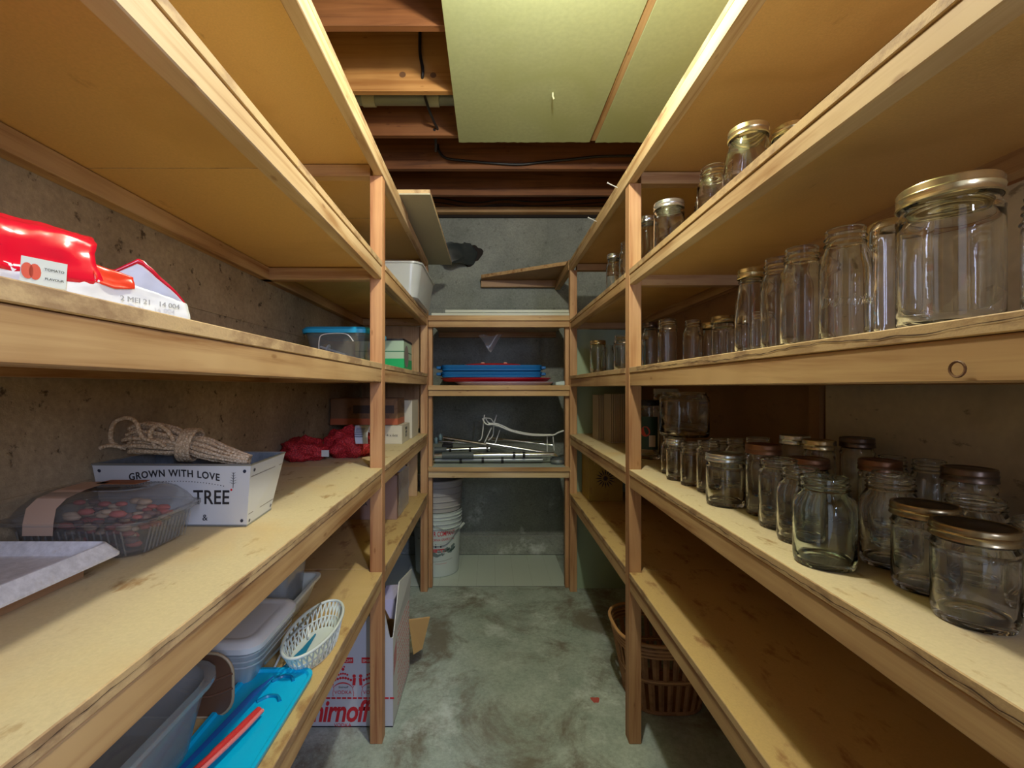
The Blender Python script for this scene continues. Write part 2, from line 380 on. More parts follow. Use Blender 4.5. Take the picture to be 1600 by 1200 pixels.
# ------------------------------------------------------------------ shelving
PT = .038
def shelf_unit(side):
    L = side < 0
    lab = ('long homemade wooden shelving along the brown concrete wall, holding boxes, tubs and rope' if L else
           'long homemade wooden shelving filled with empty glass jars')
    xn0, xn1, xf = (-.317, -.331, -.334) if L else (.414, .430, .432)     # front edge at Y=-.05, at the post, at the back post
    wall = -.71 if L else .80
    r = root('shelving_unit', (xn1, 1.4, 0), lab, 'shelving', 'shelving built from timber and board')
    levels = ([(1.752, 1.807), (1.433, 1.488), (1.115, 1.173), (.792, .8515), (.475, .531)] if L else
              [(1.729, 1.784), (1.415, 1.463), (1.104, 1.161), (.791, .847), (.470, .530)])
    s = side
    def slab(xa, xb, inner, y0, y1, z0, z1):       # front edge runs xa -> xb
        p = [(xa, y0), (xb, y1), (inner, y1), (inner, y0)]
        if s > 0: p = [(inner, y0), (inner, y1), (xb, y1), (xa, y0)]
        return B().prism(p[::-1] if L is False else p[::-1], z0, z1) if False else B().prism(p if poly_ccw(p) else p[::-1], z0, z1)
    def fx(y): return lerp(xn0, xn1, (y+.05)/1.43) if y < 1.38 else lerp(xn1, xf, (y-1.38)/1.03)
    # posts
    for y0, top in ((-.05, levels[0][0]), (1.38, levels[0][0]), (2.406, levels[0][0] if not L else 1.752)):
        x = fx(y0+.01); dpt = .04 if y0 < 2 else .042
        link('post', slab(x, x, x+s*PT, y0-(.04 if y0 < 0 else 0), y0+dpt-(.04 if y0 < 0 else 0), 0, top), WZR if (L and y0 == 1.38) else WZ, r, bevel=.0015)
        for z0, z1 in levels:
            zz = z0
            link('cross_rail', B().box(min(x+s*PT, wall), max(x+s*PT, wall), y0-(.04 if y0 < 0 else 0)+.003, y0+dpt-(.04 if y0 < 0 else 0)-.003, zz, zz+.036), WX, r, bevel=.0015)
    for li, (z0, z1) in enumerate(levels):
        zp = z1-.0165
        # front rails
        spans = [(-.05, 1.38), (1.422, 2.404)] if li else [(-.09, 2.448)]
        for a, b_ in spans:
            inset = s*.0015
            link('front_rail', slab(fx(a)+inset, fx(b_)+inset, fx(a)+inset+s*.036, a, b_, z0, zp-.0006), WP if li < 2 and a < 1 and True else WY, r, bevel=.0018)
        # wall cleat
        link('wall_cleat', B().box(min(wall, wall-s*.030), max(wall, wall-s*.030), -.09, 2.448, z0, z0+.037), WY, r, bevel=.0015)
        # boards, notched round the posts
        if li == 0 and L: segs = [(-.09, 1.3998, 0), (1.4002, 1.83, 0), (1.832, 2.448, .035)]
        elif li == 0: segs = [(-.09, 1.409, 0), (1.411, 2.448, 0)]
        elif li == 1 and L: segs = [(-.05, .7598, 0), (.7602, 1.379, 0), (1.423, 2.404, 0)]
        else: segs = [(-.05, 1.379, 0), (1.423, 2.404, 0)]
        for a, b_, setb in segs:
            xo = s*(setb-.0006); nk = s*(PT+.001)
            if a == -.05 or a == .7602 or a == 1.423:
                p = [(fx(a)+xo, a), (fx(b_)+xo, b_)]
                if b_ == 1.379: p += [(fx(b_)+nk, b_), (fx(b_)+nk, 1.4005), (wall, 1.4005)]
                elif b_ == 2.404: p += [(fx(b_)+nk, b_), (fx(b_)+nk, 2.448), (wall, 2.448)]
                else: p += [(wall, b_)]
                if a == 1.423: p += [(wall, 1.4015), (fx(a)+nk, 1.4015), (fx(a)+nk, a)]
                else: p += [(wall, a)]
                bb = B().prism(p if poly_ccw(p) else p[::-1], zp, z1)
            else: bb = slab(fx(a)+xo, fx(b_)+xo, wall, a, b_, zp, z1)
            up = link('shelf_board', bb, [BOARD2 if li == 4 else BOARD, UNDER, EDGE], r, bevel=.0012)
            for p in up.data.polygons:
                p.material_index = 0 if p.normal.z > .5 else (1 if p.normal.z < -.5 else 2)
            if a == -.05 and ((not L and li in (2, 3)) or (L and li == 3)):     # ragged split in the raw edge
                n = 110; ya, yb = (.16, 1.30) if not L else (.10, .95); off = 0; v_ = []
                for i in range(n+1):
                    off = off*.9+random.uniform(-.0016, .0016)*(1 if not L else .5); y = lerp(ya, yb, i/n)
                    hh = random.uniform(.0002, .0009) if not L else random.uniform(.0001, .0006)
                    v_ += [(fx(y)-s*.0012, y, zp+.0085+off-hh), (fx(y)-s*.0012, y, zp+.0085+off+hh)]
                link('edge_crack', B().add(v_, [(2*i, 2*i+2, 2*i+3, 2*i+1) for i in range(n)]), CRACK, r)
    return r, levels, fx
def poly_ccw(p):
    return sum(p[i][0]*p[(i+1) % len(p)][1]-p[(i+1) % len(p)][0]*p[i][1] for i in range(len(p))) > 0
LU, LL, fxl = shelf_unit(-1)
RU, RL, fxr = shelf_unit(1)
# end panels and the lining of the jar side
link('end_panel', B().box(-.70, -.372, 2.449, 2.461, .875, 1.432), TANP, LU)['label'] = 'tan plywood panel closing the far end'
link('end_panel', B().box(.435, .80, 2.449, 2.463, 0, 1.414), MINT, RU)['label'] = 'mint green painted panel closing the far end'
link('panel', B().box(.812, .83, -.9, 1.083, .55, 1.415), CREAMP, wr)['label'] = 'cream painted board nailed to the wall'
link('stud', B().box(.802, .83, 1.09, 1.125, 0, 2.2), BROWNP, wr)
for z in (.41,): link('panel_joint', B().box(.828, .8305, 1.13, 2.45, z, z+.003), DARK, wr)

KN = mat('wood_knot', (.16, .075, .03), .6)
kb = B().tube([(.4150, .3975+.0068*cos(2*pi*i/18), 1.116+.0068*sin(2*pi*i/18)) for i in range(18)], .0012, 5, closed=True)
link('knot', kb, KN, RU)
for kx, kz, kr in ((-.329, 2.281, .0125), (-.213, 2.279, .012)):
    link('knot', B().add([(kx+kr*cos(2*pi*i/16), 1.6925, kz+kr*.9*sin(2*pi*i/16)) for i in range(16)], [tuple(range(16))]), KN, ce)
# back unit
bu = root('shelving_unit', (.05, 2.42, 0), 'short wooden shelf rack across the end of the aisle holding trays and metal tubing', 'shelving', 'shelving built from timber and board')
for x0 in (-.334, .414):
    link('post', B().box(x0, x0+.02, 2.45, 2.49, .0035, 1.4625), WZ, bu, bevel=.001)
for i, (z0, z1, z2) in enumerate([(1.425, 1.459, 1.487), (1.052, 1.084, 1.110), (.609, .645, .668)]):
    link('front_rail', B().box(-.332, .432, 2.425, 2.455, z0, z1), WX if i < 2 else wood('pale_lumber_crosswise', (.55, .38, .19), (.74, .60, .36), 0), bu, bevel=.0015)
    bo = link('shelf_board', B().box(-.332, .432, 2.420, 2.945, z1+.0006, z2-(.001 if i == 2 else 0)), [BOARD, UNDER, EDGE], bu, bevel=.0015)
    if i == 2: link('shelf_lining', B().box(-.31, .41, 2.421, 2.94, z2-.001, z2), mat('pale_shelf_vinyl', (.48, .55, .52), .4), bu)
    link('edge_strip', B().box(-.332, .432, 2.4135, 2.4195, z1+.0006, z2), WX, bu, bevel=.001)
    link('wall_cleat', B().box(-.332, .432, 2.918, 2.948, z0, z1), WX, bu)
meta(link('loose_board', B().box(-.315, .434, 2.43, 2.90, 1.4875, 1.503), WHITEB, bevel=.001), 'wide white board lying on top of the end rack, lower of two', 'board', 'white boards stacked on the end rack')
meta(link('loose_board', B().box(-.243, .434, 2.445, 2.86, 1.507, 1.5225), WHITEB, bevel=.001), 'shorter white board lying uppermost on the end rack', 'board', 'white boards stacked on the end rack')
for x in (-.1, .25): link('spacer', B().box(x, x+.02, 2.5, 2.8, 1.503, 1.507), WX, bpy.data.objects['loose_board'])
# plank resting on the top shelf, jutting into the aisle
pk = root('loose_plank', (-.31, 2.1, 1.8075), 'long cream faced plank resting on the top shelf and jutting over the aisle', 'plank')
o = link('face', B().box(-.47, -.2185, 1.646, 2.59, 1.8078, 1.8125), CREAMB, pk)
link('core', B().box(-.47, -.219, 1.6465, 2.589, 1.8126, 1.8262), EDGE, pk)
# corner shelf high on the back wall
cs = root('corner_shelf', (.2, 2.9, 1.75), 'small brown wooden shelf with a slanting front high on the back wall', 'shelf')
link('shelf_board', B().prism([(-.053, 2.86), (.452, 2.545), (.452, 2.945), (-.053, 2.945)], 1.796, 1.817), [BROWNP], cs, bevel=.001)
link('edge_strip', B().prism([(-.0545, 2.858), (.4505, 2.543), (.452, 2.5445), (-.053, 2.8595)], 1.7965, 1.817), WY, cs)
link('cleat', B().box(-.056, .44, 2.91, 2.949, 1.752, 1.7955), BROWNP, cs, bevel=.001)
link('support_rail', B().box(.43, .462, 2.449, 2.945, 1.74, 1.7955), WY, cs, bevel=.001)
for (x, y, z, lab) in ((.428, 1.505, 1.772, 'zinc nail half driven into the jar shelving rail, nearer the post'), (.428, 1.80, 1.768, 'zinc nail half driven into the jar shelving rail, farther back')):
    nl = B().tube([(x+.01, y, z-.006), (x-.032, y-.004, z+.012)], .0018, 8); nl.tube([(x-.032, y-.004, z+.012), (x-.034, y-.004, z+.013)], .0032, 8)
    meta(link('nail', nl, NAIL), lab, 'nail')

# pendant bulb (above and nearer than the frame)
pd = root('pendant_lamp', (.15, .80, 2.09), 'bare bulb holder hanging on a short cord under the green ceiling', 'lamp')
link('socket', B().lathe((.15, .80, 2.09), [(.0, 0), (.018, 0), (.02, .03), (.012, .05), (0, .05)], 16), BLACK, pd, 40)
link('cord', B().tube([(.15, .80, 2.138), (.15, .80, 2.208)], .003, 6), CABLE, pd)

# vinyl tiles under the end rack
vf = root('vinyl_flooring', (0, 2.7, 0), 'pale grey vinyl tile sheet on the floor under the end rack', 'flooring')
VT = mat('pale_vinyl', (.60, .68, .63), .35); VG = mat('vinyl_joint', (.22, .26, .23), .6)
link('sheet', B().prism(ragged(-.70, .43, 2.468, 26, .004)+[(.43, 2.932), (-.70, 2.932)], .0003, .002), VG, vf)
tile_me = None
for i in range(11):
    for j in range(5):
        x0 = -.70+i*.1045; y0 = 2.474+j*.0925
        x1 = min(x0+.1037, .43)
        tb = B().box(x0, x1, y0, min(y0+.0917, 2.931), .002, .0032)
        link('tile', tb, VT, vf)

# ------------------------------------------------------------------ jars
LIDS = {'gold': mat('gold_lid', (.66, .55, .30), .24, .9), 'silver': mat('silver_lid', (.74, .78, .76), .22, .9),
        'bronze': mat('aged_bronze_lid', (.34, .27, .15), .26, .9), 'copper': mat('copper_lid', (.24, .12, .06), .4, .7),
        'dark': mat('dark_lid', (.15, .11, .08), .3, .8), 'black': BLACK, 'white': mat('white_lid', (.6, .62, .56), .5)}
INNER = {'bronze': mat('backlit_lid_disc', (.022, .018, .013), .35, 0), 'dark': mat('backlit_lid_disc_2', (.05, .03, .025), .35, .5), 'copper': mat('red_brown_lid_disc', (.12, .035, .02), .35, .4)}  # bronze disc near black: shade of a backlit lid top put into its colour
def jar_profile(r, h, kind):
    if kind == 'mason':  n, sh, nk = .78, .70, .82
    elif kind == 'wide': n, sh, nk = .92, .78, .85
    elif kind == 'straight': n, sh, nk = .95, .76, .82
    elif kind == 'taper': n, sh, nk = .72, .45, .82
    else: n, sh, nk = .9, .86, .93
    nr = n*r
    o = [(.0, .004), (.55*r, .0035), (.80*r, .0), (.93*r, .001), (.985*r, .006), (r, .014), (r, h*sh*.5), (r, h*sh*.93), (.985*r, h*sh), (lerp(r, nr, .5)+.002, h*(sh+nk)/2-.001), (nr+.0005, h*nk)]
    z = h*nk; th = (h-z)
    o += [(nr-.0008, z+.15*th), (nr+.0014, z+.26*th), (nr-.0008, z+.36*th), (nr-.0008, z+.46*th), (nr+.0012, z+.56*th), (nr-.0008, z+.66*th), (nr-.0008, z+.8*th), (nr-.0002, z+.93*th), (nr-.0012, h)]
    t = .0026
    i = [(nr-t-.0008, h-.0004), (nr-t-.001, z), (lerp(r, nr, .5)-t, h*(sh+nk)/2-.002), (r-t, h*sh*.92), (r-t, .018), (r*.86, .0095), (r*.5, .0075), (0, .007)]
    return o, i, nr
def place_jar(X, Y, z, r, h, kind, lid, label, group, gm=None, inverted=False, seg=40, ex=2.0, emboss=None, name='glass_jar'):
    t = root(name, (X, Y, z), label, 'jar', group)
    o, i, nr = jar_profile(r, h, kind)
    if inverted: o = [(a, h-b) for a, b in o]; i = [(a, h-b) for a, b in i]
    b = B(); b.lathe((X, Y, z+.0002), [(max(a, .0004), c) for a, c in o+i], seg, ex)
    link('glass_body', b, gm or GLASS, t, 50)
    if lid:
        zz = z+h; R = nr+.0026; hb = min(.017, h*.13)
        lb = B().lathe((X, Y, zz), [(R-.0006, -hb), (R+.0012, -hb+.001), (R+.0006, -hb*.8), (R+.0002, -hb*.55), (R+.001, -hb*.42), (R, -hb*.3), (R+.0004, .0), (R-.0008, .0022), (R-.004, .0022)], seg, ex)
        lo = link('lid', lb, LIDS[lid], t, 35)
        disc = B().lathe((X, Y, zz), [(.0004, .0014), (R-.010, .0014), (R-.008, .0008), (R-.004, .002)], seg, ex)
        link('lid_disc', disc, INNER.get(lid, LIDS[lid]), lo, 35)
    if emboss:
        ph = math.atan2(-Y, -X)+.12
        def fn(x, y, l): a = ph+x/r; q = r+l+.0001; return (X+q*cos(a), Y+q*sin(a), z+y+.052)
        text_mesh(emboss[0], emboss[1], fn, 'embossed_lettering', GLASS, t, .0014, shear=.35, sx=.8, bold=.02)
    return t
def put(rows, z, group):
    for row in rows:
        X, Y, r, h, kind, lid, label = row[:7]; kw = row[7] if len(row) > 7 else {}
        place_jar(X, Y, z, r, h, kind, lid, label, group, seg=40 if Y < 1.1 else 28, **kw)
Z4, Z3, Z2 = .847, .161+1.0, 1.463
put([
 (.524, .485, .0345, .103, 'straight', 'bronze', 'squat glass jar with dark bronze lid, closest to the camera on the fourth shelf'),
 (.546, .562, .0325, .105, 'straight', 'bronze', 'squat glass jar with dark bronze lid, second along the shelf edge from the camera'),
 (.480, .643, .038, .125, 'mason', None, 'open aqua-rimmed canning jar standing forward at the shelf edge', {'gm': None}),
 (.572, .640, .035, .126, 'mason', None, 'open canning jar between the aqua-rimmed jar and the second bronze-lidded jar'),
 (.512, .738, .034, .121, 'mason', None, 'open canning jar just beyond the aqua-rimmed jar'),
 (.524, .812, .032, .123, 'wide', None, 'open wide-mouth jar between the gold-banded jar and the row of open jars'),
 (.545, .892, .0313, .138, 'wide', 'copper', 'taller jar with dark copper lid right behind the squat silver-lidded jar'),
 (.508, .966, .038, .109, 'straight', 'silver', 'squat glass jar with shiny silver lid at the shelf edge'),
 (.530, 1.085, .027, .124, 'wide', None, 'narrow open jar just beyond the squat silver-lidded jar'),
 (.520, 1.160, .0245, .110, 'straight', None, 'narrow open jar, third from the post along the low shelf edge'),
 (.510, 1.228, .0245, .110, 'straight', 'silver', 'narrow jar with thin silver lid, second from the post along the low shelf edge'),
 (.530, 1.318, .0245, .110, 'mason', None, 'narrow jar closest to the post under the big square jar'),
 (.600, 1.170, .026, .120, 'wide', None, 'open jar in the second row behind the third jar from the post'),
 (.600, 1.092, .026, .128, 'mason', None, 'open jar in the second row behind the narrow open jar'),
 (.612, 1.022, .026, .138, 'straight', None, 'taller open jar in the second row before the brown wall'),
 (.680, .999, .029, .144, 'wide', 'silver', 'tall jar with silver lid in the back row against the brown wall'),
 (.675, .918, .028, .143, 'wide', 'gold', 'tall jar with tarnished gold lid in the back row'),
 (.738, .900, .028, .150, 'wide', 'dark', 'tallest jar with black screw lid against the cream board'),
 (.600, .842, .031, .118, 'straight', 'copper', 'jar with red-brown lid just behind the open wide-mouth jar'),
 (.672, .772, .029, .126, 'wide', 'copper', 'jar with copper-edged dark lid in the middle of the crowd'),
 (.742, .756, .028, .130, 'mason', None, 'open jar against the cream board behind the copper-edged lid'),
 (.742, .826, .026, .126, 'mason', None, 'open jar against the cream board beside the tallest lidded jar'),
 (.690, .645, .029, .135, 'wide', 'dark', 'jar with dull brown lid before the cream board, toward the camera'),
 (.752, .585, .027, .118, 'mason', None, 'open jar against the cream board closest to the camera but one'),
 (.628, .702, .030, .120, 'mason', None, 'open jar in the second row behind the aqua-rimmed jar'),
 (.620, .572, .030, .112, 'wide', None, 'open jar behind the second bronze-lidded jar'),
 (.615, .488, .032, .106, 'straight', None, 'open jar behind the nearest bronze-lidded jar'),
 (.752, .500, .028, .116, 'mason', None, 'open jar against the cream board, closest of all to the camera'),
], Z4, 'short jars crowded on the fourth shelf')
put([
 (.520, .395, .034, .115, 'straight', None, 'large glass jar cut off by the picture edge on the middle jar shelf'),
 (.500, .489, .0430, .155, 'wide', 'gold', 'biggest clear jar with gold screw lid on the middle jar shelf'),
 (.576, .632, .0350, .172, 'plain', None, 'tall jar standing upside down behind the biggest gold-lidded jar', {'inverted': True}),
 (.508, .640, .0310, .164, 'mason', None, 'open quart jar with raised script lettering on its side', {'emboss': ('Dominion', .022)}),
 (.500, .718, .0300, .161, 'mason', None, 'open quart jar just beyond the one with raised script'),
 (.515, .800, .0275, .168, 'mason', None, 'open quart jar, fourth from the post end of the middle row of tall jars'),
 (.508, .872, .0280, .166, 'taper', 'gold', 'tall jar with narrow gold lid at the post end of the tall row'),
 (.600, .985, .0250, .105, 'mason', None, 'short open jar seen through the tall gold-lidded jar'),
 (.600, 1.150, .0280, .118, 'straight', 'bronze', 'jar with bronze lid, first past the tall row on the middle shelf'),
 (.590, 1.300, .0280, .132, 'mason', None, 'open jar between the bronze lid jar and the post on the middle shelf'),
 (.540, 1.360, .0280, .143, 'wide', None, 'frosty looking open jar standing right beside the post'),
 (.680, 1.225, .0270, .130, 'mason', 'gold', 'gold-lidded jar at the back between the bronze lid jar and its neighbour'),
 (.690, 1.400, .0270, .138, 'mason', 'gold', 'gold-lidded jar at the back wall behind the frosty looking jar'),
 (.570, 1.590, .0290, .165, 'mason', 'dark', 'dark-lidded jar half hidden behind the post on the middle shelf'),
 (.530, 1.790, .0330, .145, 'wide', None, 'open jar nearest the post in the far bay of the middle shelf'),
 (.605, 1.960, .0300, .150, 'mason', None, 'open jar in the middle of the far bay of the middle shelf'),
 (.510, 2.110, .0360, .155, 'wide', 'gold', 'thick jar with pale lid in the far bay of the middle shelf'),
 (.600, 2.260, .0300, .150, 'mason', None, 'open jar next to the green end panel on the middle shelf'),
], Z3, 'tall jars along the middle shelf')
put([
 (.500, .866, .0450, .132, 'taper', 'gold', 'big-bellied jar with gold lid, on the second shelf'),
 (.590, .878, .0320, .142, 'wide', 'gold', 'gold-lidded jar behind the big-bellied jar on the second shelf'),
 (.522, 1.042, .0370, .146, 'mason', None, 'open jar between the big-bellied jar and the silver-lidded jar'),
 (.505, 1.262, .0410, .152, 'wide', 'silver', 'sparkling jar with silver lid near the post on the second shelf'),
 (.590, 1.235, .0290, .148, 'mason', None, 'open jar peeking out behind the sparkling silver-lidded jar'),
 (.512, 1.455, .0300, .185, 'mason', 'silver', 'slim silver-lidded jar touching the post on the second shelf'),
 (.510, 1.660, .0300, .172, 'mason', None, 'taller open jar in the far bay of the second shelf'),
 (.512, 1.850, .0300, .182, 'mason', 'silver', 'silver-lidded jar in the far bay of the second shelf'),
], Z2, 'jars on the second shelf')
# the aqua rim
for o in bpy.data.objects:
    if o.get('label', '').startswith('open aqua-rimmed'):
        o.children[0].data.materials[0] = AQUA
place_jar(.563, 1.300, Z4+.1104, .060, .128, 'plain', None, 'big square glass jar balanced on top of two small jars beside the post', None, ex=4.0, seg=44)
sj = place_jar(.568, 1.600, Z4, .040, .205, 'plain', 'black', 'tall sauce jar with green label and red tomato badge behind the post', None, name='sauce_jar')
def wrap(X, Y, r, a0, a1, z0, z1, n=10):
    b = B(); b.add([(X+r*cos(lerp(a0, a1, i/n)), Y+r*sin(lerp(a0, a1, i/n)), z) for z in (z0, z1) for i in range(n+1)], [(i, i+1, i+n+2, i+n+1) for i in range(n)]); return b
link('paper_label', wrap(.568, 1.6, .0405, 3.5, 5.2, Z4+.035, Z4+.15), mat('dark_green_label', (.02, .06, .04), .5), sj, 60)
link('paper_label', wrap(.568, 1.6, .0409, 4.4, 4.95, Z4+.045, Z4+.085), mat('cream_label', (.6, .52, .38), .5), sj, 60)
bd = B(); cen = []
for i in range(20):
    a = 2*pi*i/20; u = .016*cos(a); v_ = .018*sin(a); q = 4.1+u/.041
    cen.append((.568+.0412*cos(q), 1.6+.0412*sin(q), Z4+.098+v_))
bd.add(cen, [tuple(range(20))])
link('tomato_badge', bd, mat('tomato_red', (.55, .05, .03), .45), sj)
place_jar(.650, 1.650, Z4, .045, .245, 'plain', 'white', 'tall jar with flat white lid behind the tomato-badge sauce jar', None)

# ------------------------------------------------------------------ boxes and bins
def carton(name, x0, x1, y0, y1, z0, h, m, label, cat='box', group=None, lid_gap=.0, tape=None):
    t = root(name, ((x0+x1)/2, (y0+y1)/2, z0), label, cat, group)
    link('body', B().box(x0, x1, y0, y1, z0+.0003, z0+h-.003), m, t, bevel=.0012)
    ym = (y0+y1)/2
    link('flap', B().box(x0+.0005, x1-.0005, y0+.0005, ym-.001, z0+h-.0028, z0+h), m, t)
    link('flap', B().box(x0+.0005, x1-.0005, ym+.001, y1-.0005, z0+h-.0028, z0+h), m, t)
    return t
def front(y, zc, xc):   # lettering facing the camera
    return lambda x, z, l: (xc+x, y-.0003-l, zc+z)
def sidef(x0, yc, zc, s=1): # lettering on a face that looks along +x
    return lambda x, z, l: (x0+.0003+l, yc+x, zc+z)
INK = mat('black_print', (.02, .02, .022), .6); RED = mat('red_print', (.62, .02, .035), .5)
CARD = board('cardboard', (.42, .25, .13), (.34, .2, .1), dens=(.7, .8), stain=(.38, .22, .11), grain=90)
CARDP = mat('pinkish_cardboard', (.34, .22, .17), .75)
WBOX = mat('cream_carton', (.62, .58, .45), .6)
g = carton('tea_box', -.60, -.383, 2.0, 2.2, 1.173, .142, mat('pale_green_carton', (.42, .58, .42), .5), 'white and green carton on the middle shelf past the post')
link('green_band', B().box(-.601, -.382, 1.9993, 2.2007, 1.1735, 1.228), mat('bright_green_print', (.01, .42, .13), .45), g)
link('stripe', B().box(-.6008, -.3822, 1.9994, 2.2006, 1.258, 1.262), mat('dark_green_print', (.03, .2, .1), .45), g)
link('rim', B().box(-.602, -.381, 1.999, 2.004, 1.308, 1.3165).box(-.386, -.381, 1.999, 2.2, 1.308, 1.3165), INK, g)
link('cup_picture', B().add([(-.3815, 2.06+.05*cos(i*pi/9), 1.24+.05*sin(i*pi/9)) for i in range(18)], [tuple(range(18))]), mat('grey_print', (.25, .22, .2), .5), g)
def lbox(x0, x1, y0, y1, z0, h, **k): return carton('carton', x0, x1, y0, y1, z0, h, **k)
s1 = carton('small_carton', -.58, -.382, 1.955, 2.14, .8515, .081, WBOX, 'small cream carton carrying the brown printed box, past the post')
text_mesh('4 x 6oz', .016, front(1.955, .885, -.425), 'lettering', INK, s1)
for k, (tx, dz) in enumerate((('FRESH', .056), ('JARS', .040), ('12 CT', .024))): text_mesh(tx, .017, sidef(-.382, 2.05, .8515+dz), 'lettering', INK, s1)
s2 = carton('printed_box', -.700, -.405, 1.97, 2.13, .9326, .118, board('dark_cardboard', (.24, .13, .06), (.12, .06, .03), dens=(.55, .7), stain=(.2, .1, .05), grain=60), 'brown printed cardboard box on top of the small cream carton')
link('orange_band', B().box(-.7005, -.4045, 1.9694, 2.1306, .935, .962), mat('orange_print', (.5, .13, .05), .5), s2)
link('dark_print', B().box(-.60, -.42, 1.9692, 1.9698, .985, 1.02), mat('dark_box_print', (.06, .04, .03), .6), s2)
carton('tall_carton', -.66, -.376, 2.175, 2.36, .8515, .185, WBOX, 'taller cream carton standing behind the brown printed box')
s3 = carton('cardboard_box', -.66, -.3985, 1.924, 2.197, .531, .19, CARDP, 'brown cardboard box with black lettering on the lowest long shelf')
for k, (tx, dz, dx) in enumerate((('GRAPES', .118, -.51), ('PRODUCE OF', .085, -.515), ('USA', .060, -.545))): text_mesh(tx, .03 if k == 0 else .022, front(1.924, .531+dz, dx), 'lettering', INK, s3)
fm = B()
N = 14
for i in range(N+1):
    for j in range(9):
        y = lerp(1.935, 2.19, i/N); z = lerp(.535, .725, j/8)
        fm.v.append((-.3955+.003*random.random(), y, z+.004*random.random()))
for i in range(N):
    for j in range(8): fm.f.append((i*9+j, (i+1)*9+j, (i+1)*9+j+1, i*9+j+1))
link('plastic_wrap', fm, FILM, s3)
sh = B(); sh.add([(-.47, 2.0, .7215), (-.395, 1.99, .722), (-.39, 2.12, .724), (-.46, 2.13, .722), (-.43, 2.06, .768), (-.40, 2.05, .752)], [(0,1,5,4), (1,2,5), (2,3,4,5), (3,0,4)])
meta(link('plastic_bag', sh, mat('white_film', (.55, .56, .58), .35)), 'crumpled white plastic bag lying on the lettered cardboard box', 'bag')
meta(link('leaning_board', B().box(-.69, -.378, 2.335, 2.352, .5315, .785), TANP, bevel=.001), 'tan board standing upright behind the lettered cardboard box', 'board')

# yellow box with a dark starburst
yb = carton('yellow_box', .495, .665, 2.235, 2.40, .530, .245, board('mustard_card', (.40, .29, .06), (.3, .18, .05), dens=(.6, .75), stain=(.36, .24, .05)), 'mustard yellow box with a dark starburst flower on its front')
text_mesh('MYSTIC', .032, front(2.235, .712, .575), 'lettering', mat('yellow_print', (.55, .42, .12), .5), yb)
fl = B()
for i in range(16):
    a = 2*pi*i/16; c_, s_ = cos(a), sin(a)
    cx, cz = .578, .645
    fl.add([(cx+.012*c_, 2.2338, cz+.012*s_), (cx+.030*cos(a-.12), 2.2338, cz+.030*sin(a-.12)), (cx+.052*c_, 2.2338, cz+.052*s_), (cx+.030*cos(a+.12), 2.2338, cz+.030*sin(a+.12))], [(0,1,2,3)])
fl.add([(.578+.012*cos(i*pi/8), 2.2336, .645+.012*sin(i*pi/8)) for i in range(16)], [tuple(range(16))])
link('starburst', fl, mat('dark_flower_print', (.04, .03, .035), .5), yb)

# ribbed cream paper packs
def ribbed(x0, x1, y0, y1, h, label):
    t = root('ribbed_pack', ((x0+x1)/2, (y0+y1)/2, Z4), label, 'pack', 'ribbed cream packs in the far bay')
    n = 9; pts = []
    for i in range(n): pts += [(lerp(x0, x1, (i+.1)/n), y0), (lerp(x0, x1, (i+.5)/n), y0-.003), (lerp(x0, x1, (i+.9)/n), y0)]
    pts += [(x1, y1), (x0, y1)]
    link('sleeve', B().prism(pts, Z4+.004, Z4+h), mat('cream_paper', (.40, .33, .22), .6), t)
    link('foot', B().box(x0+.001, x1-.001, y0+.004, y1-.002, Z4, Z4+.004), WBOX, t)
ribbed(.545, .632, 2.03, 2.13, .222, 'larger ribbed cream pack standing nearest the post in the far bay')
ribbed(.520, .585, 2.16, 2.26, .215, 'smaller ribbed cream pack standing behind the larger one in the far bay')

def tub(name, x0, x1, y0, y1, z0, h, m, label, cat='container', taper=.03, rad=.03, lidm=None, lidlab=None, t=.002, group=None, rimw=.006, lidh=.012, extra=None, flat=False):
    """open rounded box with wall thickness, rolled rim and optional lid"""
    R = root(name, ((x0+x1)/2, (y0+y1)/2, z0), label, cat, group)
    def ring(k, z, g=0):
        return [(x, y, z) for x, y in rrect(x0+k-g, x1-k+g, y0+k-g, y1-k+g, max(rad-k*.5, .006))]
    rings = [ring(taper+.01, z0+.0003), ring(taper, z0+.006), ring(taper*.5, z0+h*.5), ring(0, z0+h*.9), ring(0, z0+h-.008), ring(0, z0+h-.007, rimw), ring(0, z0+h, rimw), ring(t, z0+h), ring(t, z0+h*.88), ring(taper*.5+t, z0+h*.5), ring(taper+t, z0+.009), ring(taper+.012, z0+.004)]
    b = B().loft(rings, True, True, True)
    link('body', b, m, R, 45)
    if lidm:
        l = B().loft([ring(0, z0+h-lidh*.6, rimw+.002), ring(0, z0+h+.001, rimw+.003), ring(.004, z0+h+lidh*.5, rimw), ring(.012, z0+h+lidh*.62), ring(.02, z0+h+lidh*.4), ring(.024, z0+h+lidh*.4)], True, False, True)
        lo = link('lid', l, lidm, R, 40)
    return R
tub('storage_tote', -.655, -.297, 1.93, 2.400, 1.488, .155, FROST, 'cloudy clear plastic tote on the second shelf overhanging its edge', taper=.02, rad=.05)
for (y0, y1) in ((1.90, 1.93),): pass
bl = tub('lidded_box', -.612, -.398, 1.46, 1.72, 1.173, .115, CLEARPL, 'clear plastic box with bright blue lid beside the post', taper=.022, rad=.04, lidm=mat('blue_lid', (.02, .38, .68), .4), lidh=.018)
hl = B().tube(smooth_path([(-.56, 1.475, 1.19), (-.557, 1.463, 1.25), (-.54, 1.459, 1.272), (-.47, 1.458, 1.274), (-.445, 1.463, 1.25)], 6), .0018, 6)
link('handle', hl, WIREW, bl)
pv = root('syringe', (-.50, 1.58, 1.183), 'clear plastic tube part lying inside the blue-lidded box', 'tube')
